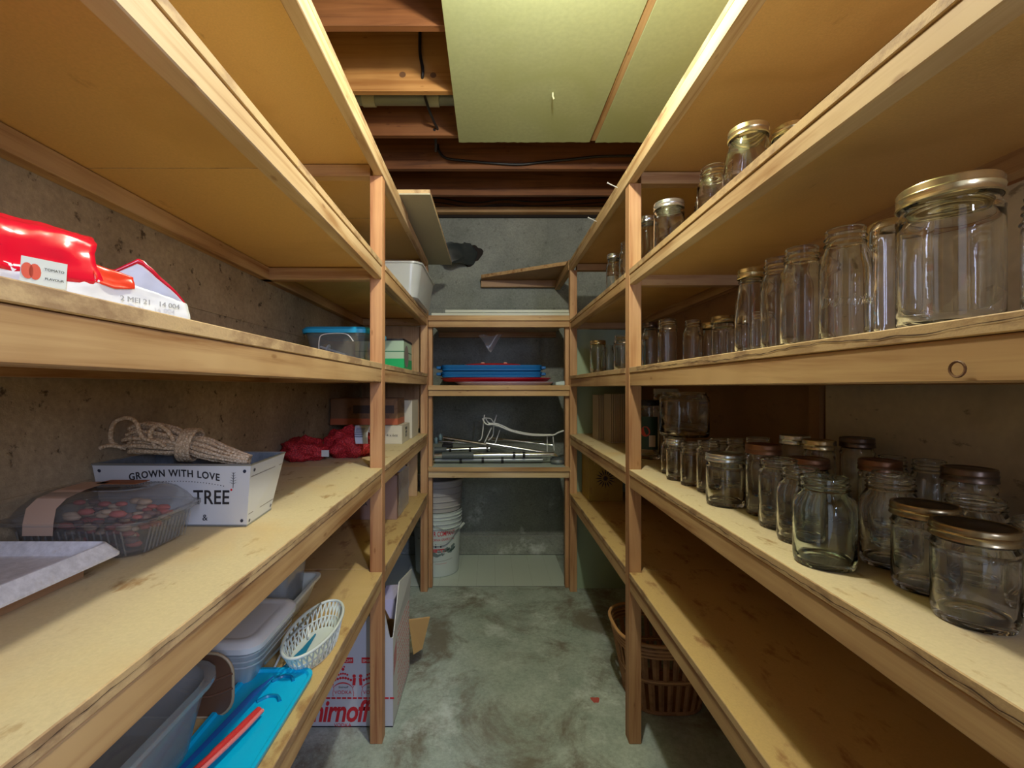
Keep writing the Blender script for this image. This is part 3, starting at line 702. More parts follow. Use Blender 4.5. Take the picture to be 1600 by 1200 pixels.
link('barrel', B().tube([(-.56, 1.55, 1.232), (-.45, 1.56, 1.196)], .0085, 12, cap=False), CLEARPL, pv, 50)
link('plunger', B().tube([(-.585, 1.548, 1.240), (-.50, 1.555, 1.212)], .0035, 8), WIREW, pv)
link('flange', B().tube([(-.561, 1.55, 1.233), (-.557, 1.55, 1.2315)], .016, 12), WIREW, pv)

# ---- lower shelf, long side
CR = mat('off_white_plastic', (.62, .66, .56), .4)
tub('food_bin', -.68, -.442, .33, .742, .531, .112, BINPL, 'large clear plastic bin nearest the camera on the lowest long shelf', taper=.02, rad=.06, rimw=.010)
# brown tray on edge
bt = root('serving_tray', (-.52, .775, .531), 'brown plastic tray with pale rim standing on edge between clear tubs', 'tray')
def vr(x0, x1, z0, z1, r, y): return [(x, y, z) for x, z in rrect(x0, x1, z0, z1, r, 7)]
link('panel', B().loft([vr(-.66, -.442, .534, .642, .035, .768), vr(-.66, -.442, .534, .642, .035, .772)]), mat('brown_plastic', (.13, .065, .035), .45), bt, 40)
rp = [(p[0], .7695, p[2]) for p in vr(-.661, -.4405, .5335, .643, .036, 0)]
link('rim', B().tube(rp, .0026, 8, closed=True), mat('tan_rim', (.42, .33, .2), .4), bt, 50)
for z in (.575, .60): link('rib', B().tube(smooth_path([(-.60, .7672, z), (-.55, .7672, z+.012), (-.49, .7672, z-.006), (-.44, .7672, z+.01)], 5), .0022, 6), mat('brown_rib', (.16, .08, .045), .4), bt, 50)
# nested clear containers with white lid
nc = tub('nested_containers', -.625, -.433, .825, 1.005, .531, .088, FROST, 'stack of nested cloudy containers topped by a white lid', 'containers', taper=.022, rad=.03, lidm=mat('white_lid_plastic', (.78, .80, .76), .4), lidh=.016, rimw=.004)
for k in range(3):
    zz = .531+.088-.014-.011*k
    link('rim', B().loft([[(x, y, z) for x, y in rrect(-.628+k*.0012, -.430-k*.0012, .822+k*.0012, 1.008-k*.0012, .032)] for z in (zz-.003, zz)], True, False, False), FROST, nc, 40)
link('lid_handle', B().loft([[(x, y, z) for x, y in rrect(-.58, -.52, .86, .95, .02)] for z in (.6225, .6275)]), mat('grey_lid_handle', (.36, .33, .29), .5), nc, 40)
# cream tub with a clear box inside
tub('cream_tub', -.60, -.456, 1.03, 1.205, .531, .070, CR, 'off-white plastic tub behind the white oval basket', taper=.022, rad=.02)
tub('clear_box', -.575, -.478, 1.05, 1.185, .5355, .135, BINPL, 'clear plastic box standing inside the off-white tub', taper=.012, rad=.02)
# blue lid/tray
bt2 = root('blue_tray', (-.41, .76, .531), 'bright blue plastic lid lying flat at the shelf edge', 'tray')
BLUE = mat('sky_blue_plastic', (.0, .46, .78), .35)
def fr(x0, x1, y0, y1, z, r): return [(x, y, z) for x, y in rrect(x0, x1, y0, y1, r, 6)]
link('plate', B().loft([fr(-.472, -.347, .57, .888, .5315, .022), fr(-.475, -.344, .567, .891, .539, .025), fr(-.475, -.344, .567, .891, .543, .025), fr(-.469, -.350, .573, .885, .543, .022), fr(-.466, -.353, .576, .882, .5385, .020)]), BLUE, bt2, 35)
DB = mat('deep_blue_relief', (.0, .20, .42), .35)
for (y, a) in ((.855, 0), (.80, .4)):
    link('moulded_mark', B().tube(smooth_path([(-.375, y, .539), (-.385, y+.012, .5395), (-.402, y+.012, .5395), (-.415, y-.002, .539)], 5), .0035, 6), DB, bt2, 50)
pl = root('peeler', (-.40, .70, .545), 'red handled kitchen utensil lying on the blue lid', 'utensil')
link('handle', B().tube(smooth_path([(-.425, .60, .562), (-.412, .66, .556), (-.402, .72, .551), (-.394, .765, .5485)], 6), [.004]*7+[.0055]*6+[.006]*6, 10), mat('red_handle', (.58, .04, .04), .35), pl, 50)
link('handle_edge', B().tube(smooth_path([(-.416, .60, .560), (-.404, .66, .555), (-.394, .72, .550), (-.388, .765, .548)], 6), .0035, 8), mat('pink_handle_edge', (.75, .20, .20), .35), pl, 50)
meta(link('plastic_knife', B().loft([[(-.452, .60, .548), (-.440, .60, .556), (-.448, .602, .556)], [(-.428, .80, .5465), (-.412, .80, .5555), (-.424, .802, .5565)], [(-.415, .855, .545), (-.411, .855, .548), (-.414, .856, .548)]]), mat('blue_knife', (.01, .10, .42), .4)), 'dark blue plastic knife lying beside the red utensil', 'utensil')
# woven plastic basket
wk = root('oval_basket', (-.402, .975, .531), 'small white oval openwork plastic basket with clips inside', 'basket')
WHT = mat('white_plastic', (.62, .68, .66), .4)
ocx, ocy = -.380, .975
def oval(rx, ry, z, n=48): return [(ocx+rx*cos(2*pi*i/n), ocy+ry*sin(2*pi*i/n), z) for i in range(n)]
link('base', B().loft([oval(.040, .082, .5315), oval(.041, .084, .535)]), WHT, wk, 40)
link('rim', B().tube(oval(.048, .118, .580), .0033, 8, closed=True), WHT, wk, 60)
link('band', B().tube(oval(.043, .0985, .553), .0016, 6, closed=True), WHT, wk, 60)
wv = B()
for i in range(34):
    for d in (-.09, .09):
        a = 2*pi*i/34
        wv.tube([(ocx+.040*cos(a-d), ocy+.083*sin(a-d), .534), (ocx+.0445*cos(a), ocy+.101*sin(a), .557), (ocx+.048*cos(a+d), ocy+.118*sin(a+d), .580)], .0019, 4)
meta(link('lattice', wv, WHT, wk), kind='stuff')
meta(link('blue_clip', B().loft([[(-.418, .90, .5365), (-.406, .90, .5365), (-.412, .90, .542)], [(-.406, .95, .5365), (-.390, .95, .5365), (-.398, .95, .546)], [(-.398, 1.02, .5365), (-.395, 1.02, .5365), (-.3965, 1.02, .540)]]), mat('teal_blue', (.01, .18, .32), .35)), 'blue plastic clip lying in the white oval basket', 'clip')
meta(link('wire_clip', B().tube(smooth_path([(-.43, .89, .538), (-.432, .97, .556), (-.42, 1.03, .552), (-.405, 1.0, .540)], 6), .0022, 6), WIREW), 'pale wire clip arching inside the white oval basket', 'clip')
meta(link('wire_clip', B().tube([(-.437, .872, .562), (-.400, 1.062, .588)], .002, 6), STEEL), 'thin metal rod lying across the white oval basket', 'rod')

# ------------------------------------------------------------------ fourth long shelf
ZL = .8515
# steel planter
pn = root('metal_planter', (-.57, .86, ZL), 'tapered galvanised metal planter lettered GROWN WITH LOVE', 'planter')
def pring(z, k, g=0):      # k 0 bottom .. 1 top
    f = [(-.690, .803), (-.433, .798), (-.443, .906), (-.690, .915)]; tp = [(-.703, .792), (-.419, .786), (-.428, .938), (-.703, .945)]
    cx = sum(lerp(a[0], b[0], k) for a, b in zip(f, tp))/4; cy = sum(lerp(a[1], b[1], k) for a, b in zip(f, tp))/4
    out = []
    for a, b in zip(f, tp):
        x, y = lerp(a[0], b[0], k), lerp(a[1], b[1], k)
        out.append((x-(g if x > cx else -g), y-(g if y > cy else -g), z))
    return out
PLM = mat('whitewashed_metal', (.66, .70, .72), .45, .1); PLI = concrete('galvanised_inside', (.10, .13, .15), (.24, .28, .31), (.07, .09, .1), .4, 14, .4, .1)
zt = ZL+.112
link('panel', B().loft([pring(ZL+.0004, 0), pring(zt, 1)], True, True, False), PLM, pn)
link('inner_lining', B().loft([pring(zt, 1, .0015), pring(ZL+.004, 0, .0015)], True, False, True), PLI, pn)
link('rim', B().tube(pring(zt, 1), .0018, 6, closed=True), STEEL, pn)
link('base_trim', B().tube(pring(ZL+.002, .02), .0018, 6, closed=True), STEEL, pn)
def on_planter(u, v, l, face=0):
    a0, a1 = pring(ZL, 0)[face], pring(ZL, 0)[face+1]; b0, b1 = pring(zt, 1)[face], pring(zt, 1)[face+1]
    p = Vector(a0).lerp(Vector(a1), u).lerp(Vector(b0).lerp(Vector(b1), u), v)
    n = (Vector(a1)-Vector(a0)).cross(Vector(b0)-Vector(a0)).normalized()
    return tuple(p+n*(l+.0002))
text_mesh('GROWN WITH LOVE', .0175, lambda x, y, l: on_planter(.515+x/.268, .815+(y-1.3*x*x)/.112, l), 'lettering', INK, pn, bold=.02, spacing=1.12, sx=.86)
text_mesh('FRESH', .001, lambda x, y, l: on_planter(.1, .1, l), 'lettering', INK, pn) if False else None
text_mesh('TREE', .036, lambda x, y, l: on_planter(.755+x/.268, .37+y/.112, l), 'lettering', INK, pn, sx=.80, bold=.012, spacing=1.02)
text_mesh('&', .016, lambda x, y, l: on_planter(.71+x/.268, .10+y/.112, l), 'lettering', INK, pn)
dt = B()
for i in range(36):
    x = lerp(-.095, .08, i/35); c = [on_planter(.535+x/.268+dx, .735-1.3*x*x/.112+dz, 0) for dx, dz in ((-.003, -.007), (.003, -.007), (.003, .007), (-.003, .007))]
    dt.add(c, [(0,1,2,3)])
link('dotted_line', dt, INK, pn)
def sprig(face, u0, v0, hh, m, ww=.008):
    b = B(); sp = lambda u, v: on_planter(u, v, .0002, face)
    wu = ww
    b.add([sp(u0-wu*.3, v0), sp(u0+wu*.3, v0), sp(u0+wu*.3, v0+hh), sp(u0-wu*.3, v0+hh)], [(0,1,2,3)])
    for i in range(5):
        v = v0+hh*(.25+.16*i); q = wu*4*(1-.12*i)
        for sg in (-1, 1): b.add([sp(u0, v), sp(u0+sg*q*.6, v+.02), sp(u0+sg*q, v+hh*.12), sp(u0+sg*q*.3, v+hh*.08)], [(0,1,2,3)])
    return b
link('painted_sprig', sprig(0, .895, .63, .25, INK, .007), INK, pn)
link('painted_sprig', sprig(1, .50, .25, .48, INK, .03), mat('brown_print', (.22, .13, .05), .6), pn)
link('painted_berries', B().add([on_planter(.885+.007*cos(i*.8), .60+.02*sin(i*.8), .0003) for i in range(8)], [tuple(range(8))]), RED, pn)
for vv in (.19, .80): link('painted_line', B().add([on_planter(a, b_, .0003, 1) for a, b_ in ((.03, vv), (.97, vv), (.97, vv+.012), (.03, vv+.012))], [(0,1,2,3)]), mat('grey_print_line', (.2, .19, .18), .6), pn)
for f_, u, v in ((0, .965, .90), (0, .965, .10), (0, .04, .90), (1, .10, .90), (1, .92, .10), (1, .08, .08)):
    link('rivet', B().add([on_planter(u+(.011 if f_ == 0 else .028)*cos(i*pi/5), v+.028*sin(i*pi/5), .0005, f_) for i in range(10)], [tuple(range(10))]), mat('dark_rivet', (.02, .03, .06), .4), pn)
# rope coil
rb = B()
ROPE = mat('braided_rope', (.62, .50, .38), .8)
nt = ROPE.node_tree; wvn = nd(nt, 'ShaderNodeTexVoronoi', i_Scale=260.0); nt.links.new(coords(nt, (1, 1, 1)), wvn.inputs['Vector'])
bump(nt, nt.nodes['Principled BSDF'], wvn.outputs['Distance'], .9, .002)
nt.links.new(ramp(nt, wvn.outputs['Distance'], [(.15, (.92, .76, .52)), (.6, (.60, .44, .26))]), nt.nodes['Principled BSDF'].inputs['Base Color'])
def rp3(px, z, Y): return (px, Y, z)
bundle = []
random.seed(3)
for k in range(26):
    a = 2*pi*k/26*2.4; rr = .0235*math.sqrt((k+.5)/26); dy = rr*cos(a); dz = rr*sin(a)*.9
    pts = [(-.685+random.uniform(-.006, .006), .855+dy*.9, .998+dz*1.2), (-.655, .855+dy*1.3, 1.002+dz*1.45), (-.60, .855+dy*1.2, .996+dz*1.25),
           (-.575, .855+dy*.75, .990+dz*.8), (-.54, .857+dy*1.1, .981+dz*.95), (-.50, .862+dy, .968+dz*.6), (-.468+random.uniform(-.01, .008), .866+dy*.6, .959+dz*.3)]
    rb.tube(smooth_path(pts, 5), .0038, 6)
for k in range(4):
    x = -.582+.0065*k; n = 18
    rb.tube([(x+.006*sin(2*pi*i/n+.5)-.008*cos(2*pi*i/n), .856+.030*cos(2*pi*i/n), .990+.029*sin(2*pi*i/n)) for i in range(n)], .0038, 6, closed=True)
rb.tube(smooth_path([(-.69, .842, .985), (-.708, .838, 1.0), (-.700, .834, 1.032), (-.675, .832, 1.043), (-.655, .830, 1.035), (-.640, .826, 1.008), (-.61, .826, .998), (-.60, .828, .99)], 7), .004, 8)
rb.tube(smooth_path([(-.62, .83, .99), (-.628, .828, 1.015), (-.612, .828, 1.03), (-.595, .829, 1.018), (-.585, .83, 1.0)], 7), .004, 8)
rb.tube(smooth_path([(-.685, .845, .985), (-.697, .836, .990), (-.704, .826, .992), (-.706, .812, .990)], 7), .004, 8)
meta(link('rope_coil', rb, ROPE, None, 60), 'bundle of beige braided rope tied up and lying across the metal planter', 'rope')
# clamshell container
cl = root('clamshell', (-.60, .70, ZL), 'clear plastic clamshell food container with dried pink contents', 'container')
x0, x1, y0, y1 = -.700, -.492, .628, .775
def cr(k, z, r=.03): return [(x, y, z) for x, y in rrect(x0+k, x1-k, y0+k, y1-k, r, 8)]
link('base', B().loft([cr(.022, ZL+.0005), cr(.016, ZL+.006), cr(.006, ZL+.045), cr(0, ZL+.052), cr(-.004, ZL+.053), cr(-.004, ZL+.055), cr(.003, ZL+.055), cr(.010, ZL+.04), cr(.020, ZL+.007)], True, True, True), CLEARPL, cl, 45)
link('lid', B().loft([cr(-.004, ZL+.0555), cr(-.004, ZL+.058), cr(.002, ZL+.0585), cr(.010, ZL+.074), cr(.020, ZL+.086), cr(.030, ZL+.092), cr(.045, ZL+.093), cr(.048, ZL+.091)], True, False, True), CLEARPL, cl, 45)
rbm = B()
for i in range(16):
    x = lerp(x0+.03, x1-.03, i/15); rbm.tube([(x, y0+.015, ZL+.006), (x, y0+.0055, ZL+.044)], .0012, 5)
for i in range(12):
    y = lerp(y0+.03, y1-.03, i/11); rbm.tube([(x1-.015, y, ZL+.006), (x1-.0055, y, ZL+.044)], .0012, 5)
meta(link('ribs', rbm, CLEARPL, cl), kind='stuff')
lbm = mat('beige_label', (.55, .40, .30), .55)
def band(xa, xb, m):
    b = B(); prof = [(y0-.0005, ZL+.040), (y0-.0048, ZL+.0585), (y0+.010, ZL+.0755), (y0+.020, ZL+.0875), (y0+.045, ZL+.0945), (y1-.045, ZL+.0945), (y1-.02, ZL+.088)]
    b.add([(x+.006*sin(q*2.1), y, z) for q, (y, z) in enumerate(prof) for x in (xa, xb)], [(2*i, 2*i+1, 2*i+3, 2*i+2) for i in range(len(prof)-1)]); return b
link('paper_label', band(-.655, -.612, lbm), lbm, cl)
link('orange_label', B().box(-.63, -.565, y1-.06, y1-.03, ZL+.0935, ZL+.0945), mat('orange_brown_label', (.30, .10, .03), .5), cl)
dm = root('dried_fruit', (-.60, .70, ZL+.01), 'heap of dusky pink and brown dried pieces inside the clamshell', 'food', None, 'stuff')
cols = [mat('dusky_pink', (.42, .10, .08), .7), mat('mauve_brown', (.16, .09, .08), .7), mat('beige_pieces', (.45, .33, .22), .7)]
for ci, cm in enumerate(cols):
    b = B()
    for k in range(34):
        cx, cy, cz = random.uniform(x0+.035, x1-.03), random.uniform(y0+.03, y1-.03), ZL+.014+random.random()*.052
        a, q = random.random()*pi, random.uniform(.007, .014)
        b.lathe((cx, cy, cz), [(.0005, -.4*q), (q*.8, -.25*q), (q, 0), (q*.7, .3*q), (.0005, .4*q)], 8, sy=.55)
    link('pieces', b, cm, dm, 60)['kind'] = 'stuff'
# flat card and white tray
meta(link('card_sheet', B().box(-.70, -.53, .12, .585, ZL+.0004, ZL+.021), CARD), 'flat piece of cardboard under the white enamel tray', 'cardboard')
wt = root('enamel_tray', (-.60, .38, ZL+.022), 'white enamel baking tray with a dirty flared edge, nearest the camera', 'tray')
zb = ZL+.0225
def wr_(k, z, r=.010): return [(x, y, z) for x, y in rrect(-.705+k, -.500-k, .09+k, .612-k, r, 5)]
TR = concrete('white_enamel', (.74, .76, .78), (.82, .84, .86), (.50, .42, .28), .25, 6, .35, .05)
link('body', B().loft([wr_(-.0, zb), wr_(.0, zb+.003), wr_(.010, zb+.019), wr_(.012, zb+.0195), wr_(.015, zb+.016), wr_(.024, zb+.004), wr_(.028, zb+.003)], True, True, True), TR, wt)
# red mesh bags
MESH = mat('red_mesh_net', (.42, .015, .025), .6); nt = MESH.node_tree
vv = nd(nt, 'ShaderNodeTexVoronoi', i_Scale=210.0); nt.links.new(coords(nt, (1, 1, 1)), vv.inputs['Vector'])
nt.links.new(ramp(nt, vv.outputs['Distance'], [(.2, (.72, .04, .05)), (.6, (.34, .012, .02))]), nt.nodes['Principled BSDF'].inputs['Base Color'])
bump(nt, nt.nodes['Principled BSDF'], vv.outputs['Distance'], .8, .003)

def blob(c, s, z0, seed, n=40, m_=22, amp=.28, f=22):
    b = B(); rings = []
    for j in range(m_+1):
        th = pi*j/m_; ring = []
        for i in range(n):
            ph = 2*pi*i/n; d = Vector((sin(th)*cos(ph), sin(th)*sin(ph), cos(th)))
            nn = noise.noise(d*2.2+Vector((seed, 0, 0)))*amp*1.6+abs(noise.noise(d*5+Vector((0, seed, 0))))*amp
            p = Vector((c[0]+d.x*s[0]*(1+nn), c[1]+d.y*s[1]*(1+nn), c[2]+d.z*s[2]*(1+nn)))
            p.z = max(p.z, z0+.0005); ring.append(tuple(p))
        rings.append(ring)
    return b.loft(rings, True, False, False)
m1 = root('mesh_bag', (-.62, 1.56, ZL), 'crumpled dark red mesh produce bag lying farthest from the post', 'bag', 'red mesh bags')
link('netting', blob((-.642, 1.53, ZL+.030), (.072, .06, .042), ZL, 3.1), MESH, m1, 60)
link('tag', B().box(-.565, -.54, 1.505, 1.507, ZL+.015, ZL+.037), WHT, m1)
m2 = root('mesh_bag', (-.48, 1.62, ZL), 'red mesh produce bag with a paper label, folded against the post', 'bag', 'red mesh bags')
link('netting', blob((-.505, 1.60, ZL+.045), (.078, .06, .055), ZL, 8.4, amp=.22), MESH, m2, 60)
link('netting', blob((-.485, 1.67, ZL+.03), (.07, .06, .05), ZL, 12.4, amp=.3), MESH, m2, 60)
pb2 = B(); 
for i in range(9):
    a = lerp(.15, 1.5, i/8)
    for x in (-.475+.02*i/8, -.425+.012*i/8): pb2.v.append((x, 1.60-.078*sin(a), ZL+.052+.062*cos(a)))
for i in range(8): pb2.f.append((2*i, 2*i+1, 2*i+3, 2*i+2))
link('paper_label', pb2, mat('blue_white_label', (.55, .60, .72), .5), m2)
for k in range(6):
    a0 = .55+.11*k; a1 = a0+.035
    link('print_line', B().add([(x, 1.60-.0795*sin(a), ZL+.052+.0635*cos(a)) for a in (a0, a1) for x in (-.462, -.432)], [(0,1,3,2)]), mat('dark_blue_print', (.03, .05, .12), .5), m2)
link('paper_label', B().loft([[(-.415, 1.545, ZL+.098), (-.385, 1.545, ZL+.102), (-.385, 1.575, ZL+.108), (-.415, 1.575, ZL+.104)], [(-.415, 1.544, ZL+.099), (-.385, 1.544, ZL+.103), (-.385, 1.574, ZL+.109), (-.415, 1.574, ZL+.105)]]), mat('tan_label', (.5, .32, .18), .5), m2)

# ------------------------------------------------------------------ red and white bag of chips-like food on the middle long shelf
fb = root('food_bag', (-.45, .42, 1.173), 'torn shiny red and white food bag with a tomato picture', 'bag')
RB = mat('glossy_red_film', (.72, .006, .03), .22); WB = mat('white_film_bag', (.72, .74, .78), .35)
def sheet(fn, nu, nv, amp, seed, m, name, thick=.0010, dirn=(.8, -.3, .4), fq=30):
    b = B()
    for i in range(nu+1):
        for j in range(nv+1):
            p = Vector(fn(i/nu, j/nv)); n_ = noise.noise(p*fq+Vector((seed, seed, 0)))+.6*abs(noise.noise(p*fq*2.3+Vector((0, seed, 0))))
            q = p+Vector(dirn)*n_*amp; q.z = max(q.z, 1.1738); b.v.append(tuple(q))
    for i in range(nu):
        for j in range(nv): b.f.append((i*(nv+1)+j, (i+1)*(nv+1)+j, (i+1)*(nv+1)+j+1, i*(nv+1)+j+1))
    o = link(name, b, m, fb, 50)
    md = o.modifiers.new('t', 'SOLIDIFY'); md.thickness = thick
    return o
def bx_(y): return -.455+.432*(y-.30)
def redf(u, v):      # bulging upper half rolling back over the top
    y = lerp(.22, .447-.006*sin(v*9), u); a = lerp(-.25, 2.6, v); r1 = lerp(.050, .040, u)
    return (bx_(y)-.040+.045*cos(a)+(.004 if v < .4 else 0), y+.03*(1-cos(a))*.4, 1.212+r1*1.12*sin(a) if a > 0 else 1.212+.05*a)
sheet(redf, 44, 30, .007, 2.0, RB, 'red_film')
def whf(u, v):
    y = lerp(.22, .522, u); top = 1.206 if y < .44 else lerp(1.213, 1.197, (y-.44)/.082)
    return (bx_(y)+.010-.004*v, y, lerp(1.1740, top, v))
sheet(whf, 60, 14, .0042, 5.0, WB, 'white_film', fq=45)
def endf(u, v):
    return (lerp(-.361, -.45, u), .521+.025*u, lerp(1.1740, lerp(1.196, 1.19, u), v))
sheet(endf, 12, 6, .002, 6.0, WB, 'white_film')
def flapf(u, v):
    y = lerp(.430, .520, u); ys = [(.430, 1.250), (.445, 1.240), (.460, 1.222), (.472, 1.226), (.485, 1.241), (.492, 1.232), (.508, 1.212), (.520, 1.198)]
    for (a, za), (b_, zb_) in zip(ys, ys[1:]):
        if a <= y <= b_+1e-9: top = lerp(za, zb_, (y-a)/(b_-a))
    return (bx_(y)-lerp(.045, .008, u)+.008*v-.005*sin(u*6), y+.008, lerp(1.180, top, v))
sheet(flapf, 30, 10, .0035, 9.0, WB, 'torn_flap')
sheet(lambda u, v: tuple(Vector(flapf(u, .93+.09*v))+Vector((.0015, 0, 0))), 30, 2, .0035, 9.0, RB, 'torn_edge', .0004)
def redt(u, v):
    y = lerp(.438, .470, u)
    return (bx_(y)+.008-.004*v, y+.002*v, lerp(1.199+.006*abs(u-.5), 1.222-.008*u, v))
sheet(redt, 14, 10, .006, 11.0, mat('orange_red_film', (.75, .05, .02), .25), 'torn_flap')
def on_bag(u, v, l):
    y = lerp(.384, .413, u)
    return (bx_(y)+.0155+l, y, lerp(1.190, 1.2135, v))
link('picture_label', B().add([on_bag(0, 0, .0), on_bag(1, 0, .0), on_bag(1.04, 1, 0), on_bag(.04, 1, 0)], [(0,1,2,3)]), WHT, fb)
for cu in (.15, .31): link('tomato_picture', B().add([on_bag(cu+.13*cos(i*pi/8), .48+.30*sin(i*pi/8), .0006) for i in range(16)], [tuple(range(16))]), mat('tomato_print', (.62, .10, .06), .5), fb)
text_mesh('TOMATO', .0030, lambda x, y, l: on_bag(.73+x/.029, .60+y/.0235, .0006+l*.3), 'lettering', INK, fb)
text_mesh('FLAVOUR', .0028, lambda x, y, l: on_bag(.73+x/.029, .25+y/.0235, .0006+l*.3), 'lettering', INK, fb)
GREYI = mat('grey_stamp', (.35, .36, .38), .6)
text_mesh('2 MEI 21   14 004', .0075, lambda x, y, l: (bx_(.482+x)+.0125+l, .482+x, 1.1885+y), 'lettering', GREYI, fb)
# ------------------------------------------------------------------ items on the end rack
def oval_tray(name, cx, cy, rx, ry, z, h, m, label, ex=3.2, group=None, rim=.012, rot=0):
    t = root(name, (cx, cy, z), label, 'tray', group)
    b = B().lathe((cx, cy, z), [(.0005, .0008), (rx*.86, .0005), (rx*.93, .003), (rx-rim*.3, h*.8), (rx, h*.85), (rx, h), (rx-rim*.6, h), (rx*.9, .006), (.0005, .004)], 48, ex, sy=ry/rx)
    link('body', b, m, t, 45); return t
ZBs = 1.110
oval_tray('oval_tray', .085, 2.61, .285, .155, ZBs, .020, mat('lilac_plastic', (.52, .38, .50), .35), 'pale lilac oval tray at the bottom of the stack', group='stacked trays')
oval_tray('oval_tray', .035, 2.62, .318, .165, ZBs+.0203, .022, mat('red_plastic', (.52, .012, .03), .35), 'wide red oval tray under the blue containers', group='stacked trays')
for k, (zz, lab) in enumerate(((ZBs+.0425, 'lower of the two blue rectangular containers'), (ZBs+.0785, 'upper of the two blue rectangular containers'))):
    t = root('blue_container', (.01, 2.63, zz), lab, 'container', 'blue containers on the end rack')
    BL = mat('royal_blue_plastic', (.008, .15, .45), .35)
    def bring(g, z): return [(x, y, z) for x, y in rrect(-.268-g, .29+g, 2.475-g, 2.80+g, .045+g, 7)]
    link('body', B().loft([bring(-.006, zz), bring(0, zz+.004), bring(.001, zz+.012), bring(-.002, zz+.014), bring(.002, zz+.022), bring(.004, zz+.034), bring(-.001, zz+.034), bring(-.008, zz+.006)], True, True, True), BL, t, 40)
    for x in (-.288, .305): link('handle', B().box(x-.014, x+.014, 2.54, 2.70, zz+.014, zz+.030), BL, t, bevel=.003)
lr = root('red_lid', (.03, 2.64, ZBs+.113), 'thin red lid lying on the blue containers', 'lid')
link('disc', B().lathe((.02, 2.64, ZBs+.1128), [(.0005, .0), (.165, 0), (.17, .004), (.16, .010), (.09, .015), (.0005, .016)], 40, 2.6, sy=.75), mat('red_lid_plastic', (.55, .02, .02), .35), lr, 40)
for x in (-.04, .09): link('knob', B().lathe((x, 2.57, ZBs+.1262), [(.0005, .008), (.010, .006), (.012, 0), (.0005, 0)], 14), mat('pink_knob', (.7, .35, .3), .4), lr, 50)
meta(link('folded_plastic', B().loft([[(.365, 2.47, ZBs+.0004), (.43, 2.47, ZBs+.0004), (.43, 2.62, ZBs+.0004), (.35, 2.62, ZBs+.0004)], [(.365, 2.475, ZBs+.018), (.428, 2.475, ZBs+.027), (.428, 2.62, ZBs+.027), (.35, 2.62, ZBs+.018)]]), mat('pale_blue_plastic', (.45, .58, .62), .4), bevel=.003), 'pale blue folded plastic wedge beside the oval trays', 'plastic')
# clear film hanging under the top shelf
ff = B(); n = 10
for i in range(n+1):
    for j in range(n+1):
        u, v = i/n, j/n; x = lerp(-.065, .08, u); dz = (1-abs(u-.47)*2)*.105*v
        ff.v.append((x, 2.70+.01*sin(6*u+3*v), 1.413-dz+.006*sin(9*u)))
for i in range(n):
    for j in range(n): ff.f.append((i*(n+1)+j, (i+1)*(n+1)+j, (i+1)*(n+1)+j+1, i*(n+1)+j+1))
meta(link('hanging_film', ff, FILM, None, 60), 'scrap of clear plastic film drooping under the white boards', 'film')
ZC = .668
def at(px, py, Y): return ((px-765)*Y/700, Y, 1.1-(py-605)*Y/700)
# metal tubing: crutches, walker tubes and a bent wire rack
ct = root('crutch', (0, 2.52, ZC), 'aluminium crutch with grey foam grip lying along the shelf edge', 'crutch', 'mobility aids')
link('shaft', B().tube([(-.31, 2.515, .716), (.36, 2.515, .722)], .0145, 14), CHROME, ct, 50)
link('grip', B().tube([(-.265, 2.515, .716), (-.09, 2.515, .718)], .0195, 14), GREYPL, ct, 50)
for x in (.13, .185): link('clip', B().tube([(x, 2.515, .721), (x+.014, 2.515, .721)], .0175, 14), BLACK, ct, 50)
link('shaft', B().tube([(-.31, 2.535, .688), (.30, 2.535, .690)], .0125, 14), STEEL, ct, 50)
for x in (-.17, -.045, .065): link('clip', B().tube([(x, 2.535, .689), (x+.014, 2.535, .689)], .0185, 14), BLACK, ct, 50)
cf = B().lathe((.385, 2.53, ZC), [(.0005, .0005), (.04, .0005), (.043, .006), (.040, .03), (.03, .036), (.0005, .037)], 26)
link('cuff', cf, GREYPL, ct, 45)
link('cuff_pad', B().lathe((.385, 2.53, ZC+.012), [(.0435, 0), (.0445, .006), (.0435, .014)], 26), STEEL, ct, 50)
ct = root('crutch', (0, 2.62, ZC), 'shorter aluminium crutch lying behind the foam gripped one', 'crutch', 'mobility aids')
link('shaft', B().tube([(-.31, 2.60, .735), (.0, 2.62, .742)], .012, 12), CHROME, ct, 50)
link('grip', B().tube([(-.32, 2.60, .735), (-.25, 2.604, .736)], .017, 12), GREYPL, ct, 50)
for x in (-.235, -.12, -.02): link('clip', B().tube([(x, 2.607, .738), (x+.012, 2.608, .738)], .015, 12), BLACK, ct, 50)
wkr = root('walker_frame', (0, 2.7, ZC), 'folded chrome walker tubes with blue-grey end caps', 'walker', 'mobility aids')
for (a, b_, r_) in (((-.275, 2.66, .800), (.16, 2.62, .735), .0105), ((-.305, 2.70, .775), (.02, 2.70, .752), .0105), ((-.02, 2.60, .774), (.33, 2.58, .722), .0085), ((-.02, 2.76, .790), (.38, 2.70, .750), .008), ((-.02, 2.72, .780), (.33, 2.80, .765), .008)):
    link('tube', B().tube([a, b_], r_, 14), CHROME, wkr, 50)
for (x, y, z) in ((-.292, 2.66, .803), (-.322, 2.70, .779)):
    link('end_cap', B().lathe((x, y, z-.02), [(.0005, 0), (.012, .002), (.015, .015), (.014, .032), (.0005, .042)], 16, rx=.8), mat('blue_grey_rubber', (.16, .25, .30), .5), wkr, 50)
link('hinge_block', B().box(-.28, -.22, 2.63, 2.70, .720, .765), BLACK, wkr, bevel=.004)
wrk = root('wire_rack', (.1, 2.6, ZC), 'bent white coated wire rack with upright prongs on the metal tubing', 'rack')
Yr = 2.60
def P(px, py, Y=Yr): return at(px, py, Y)
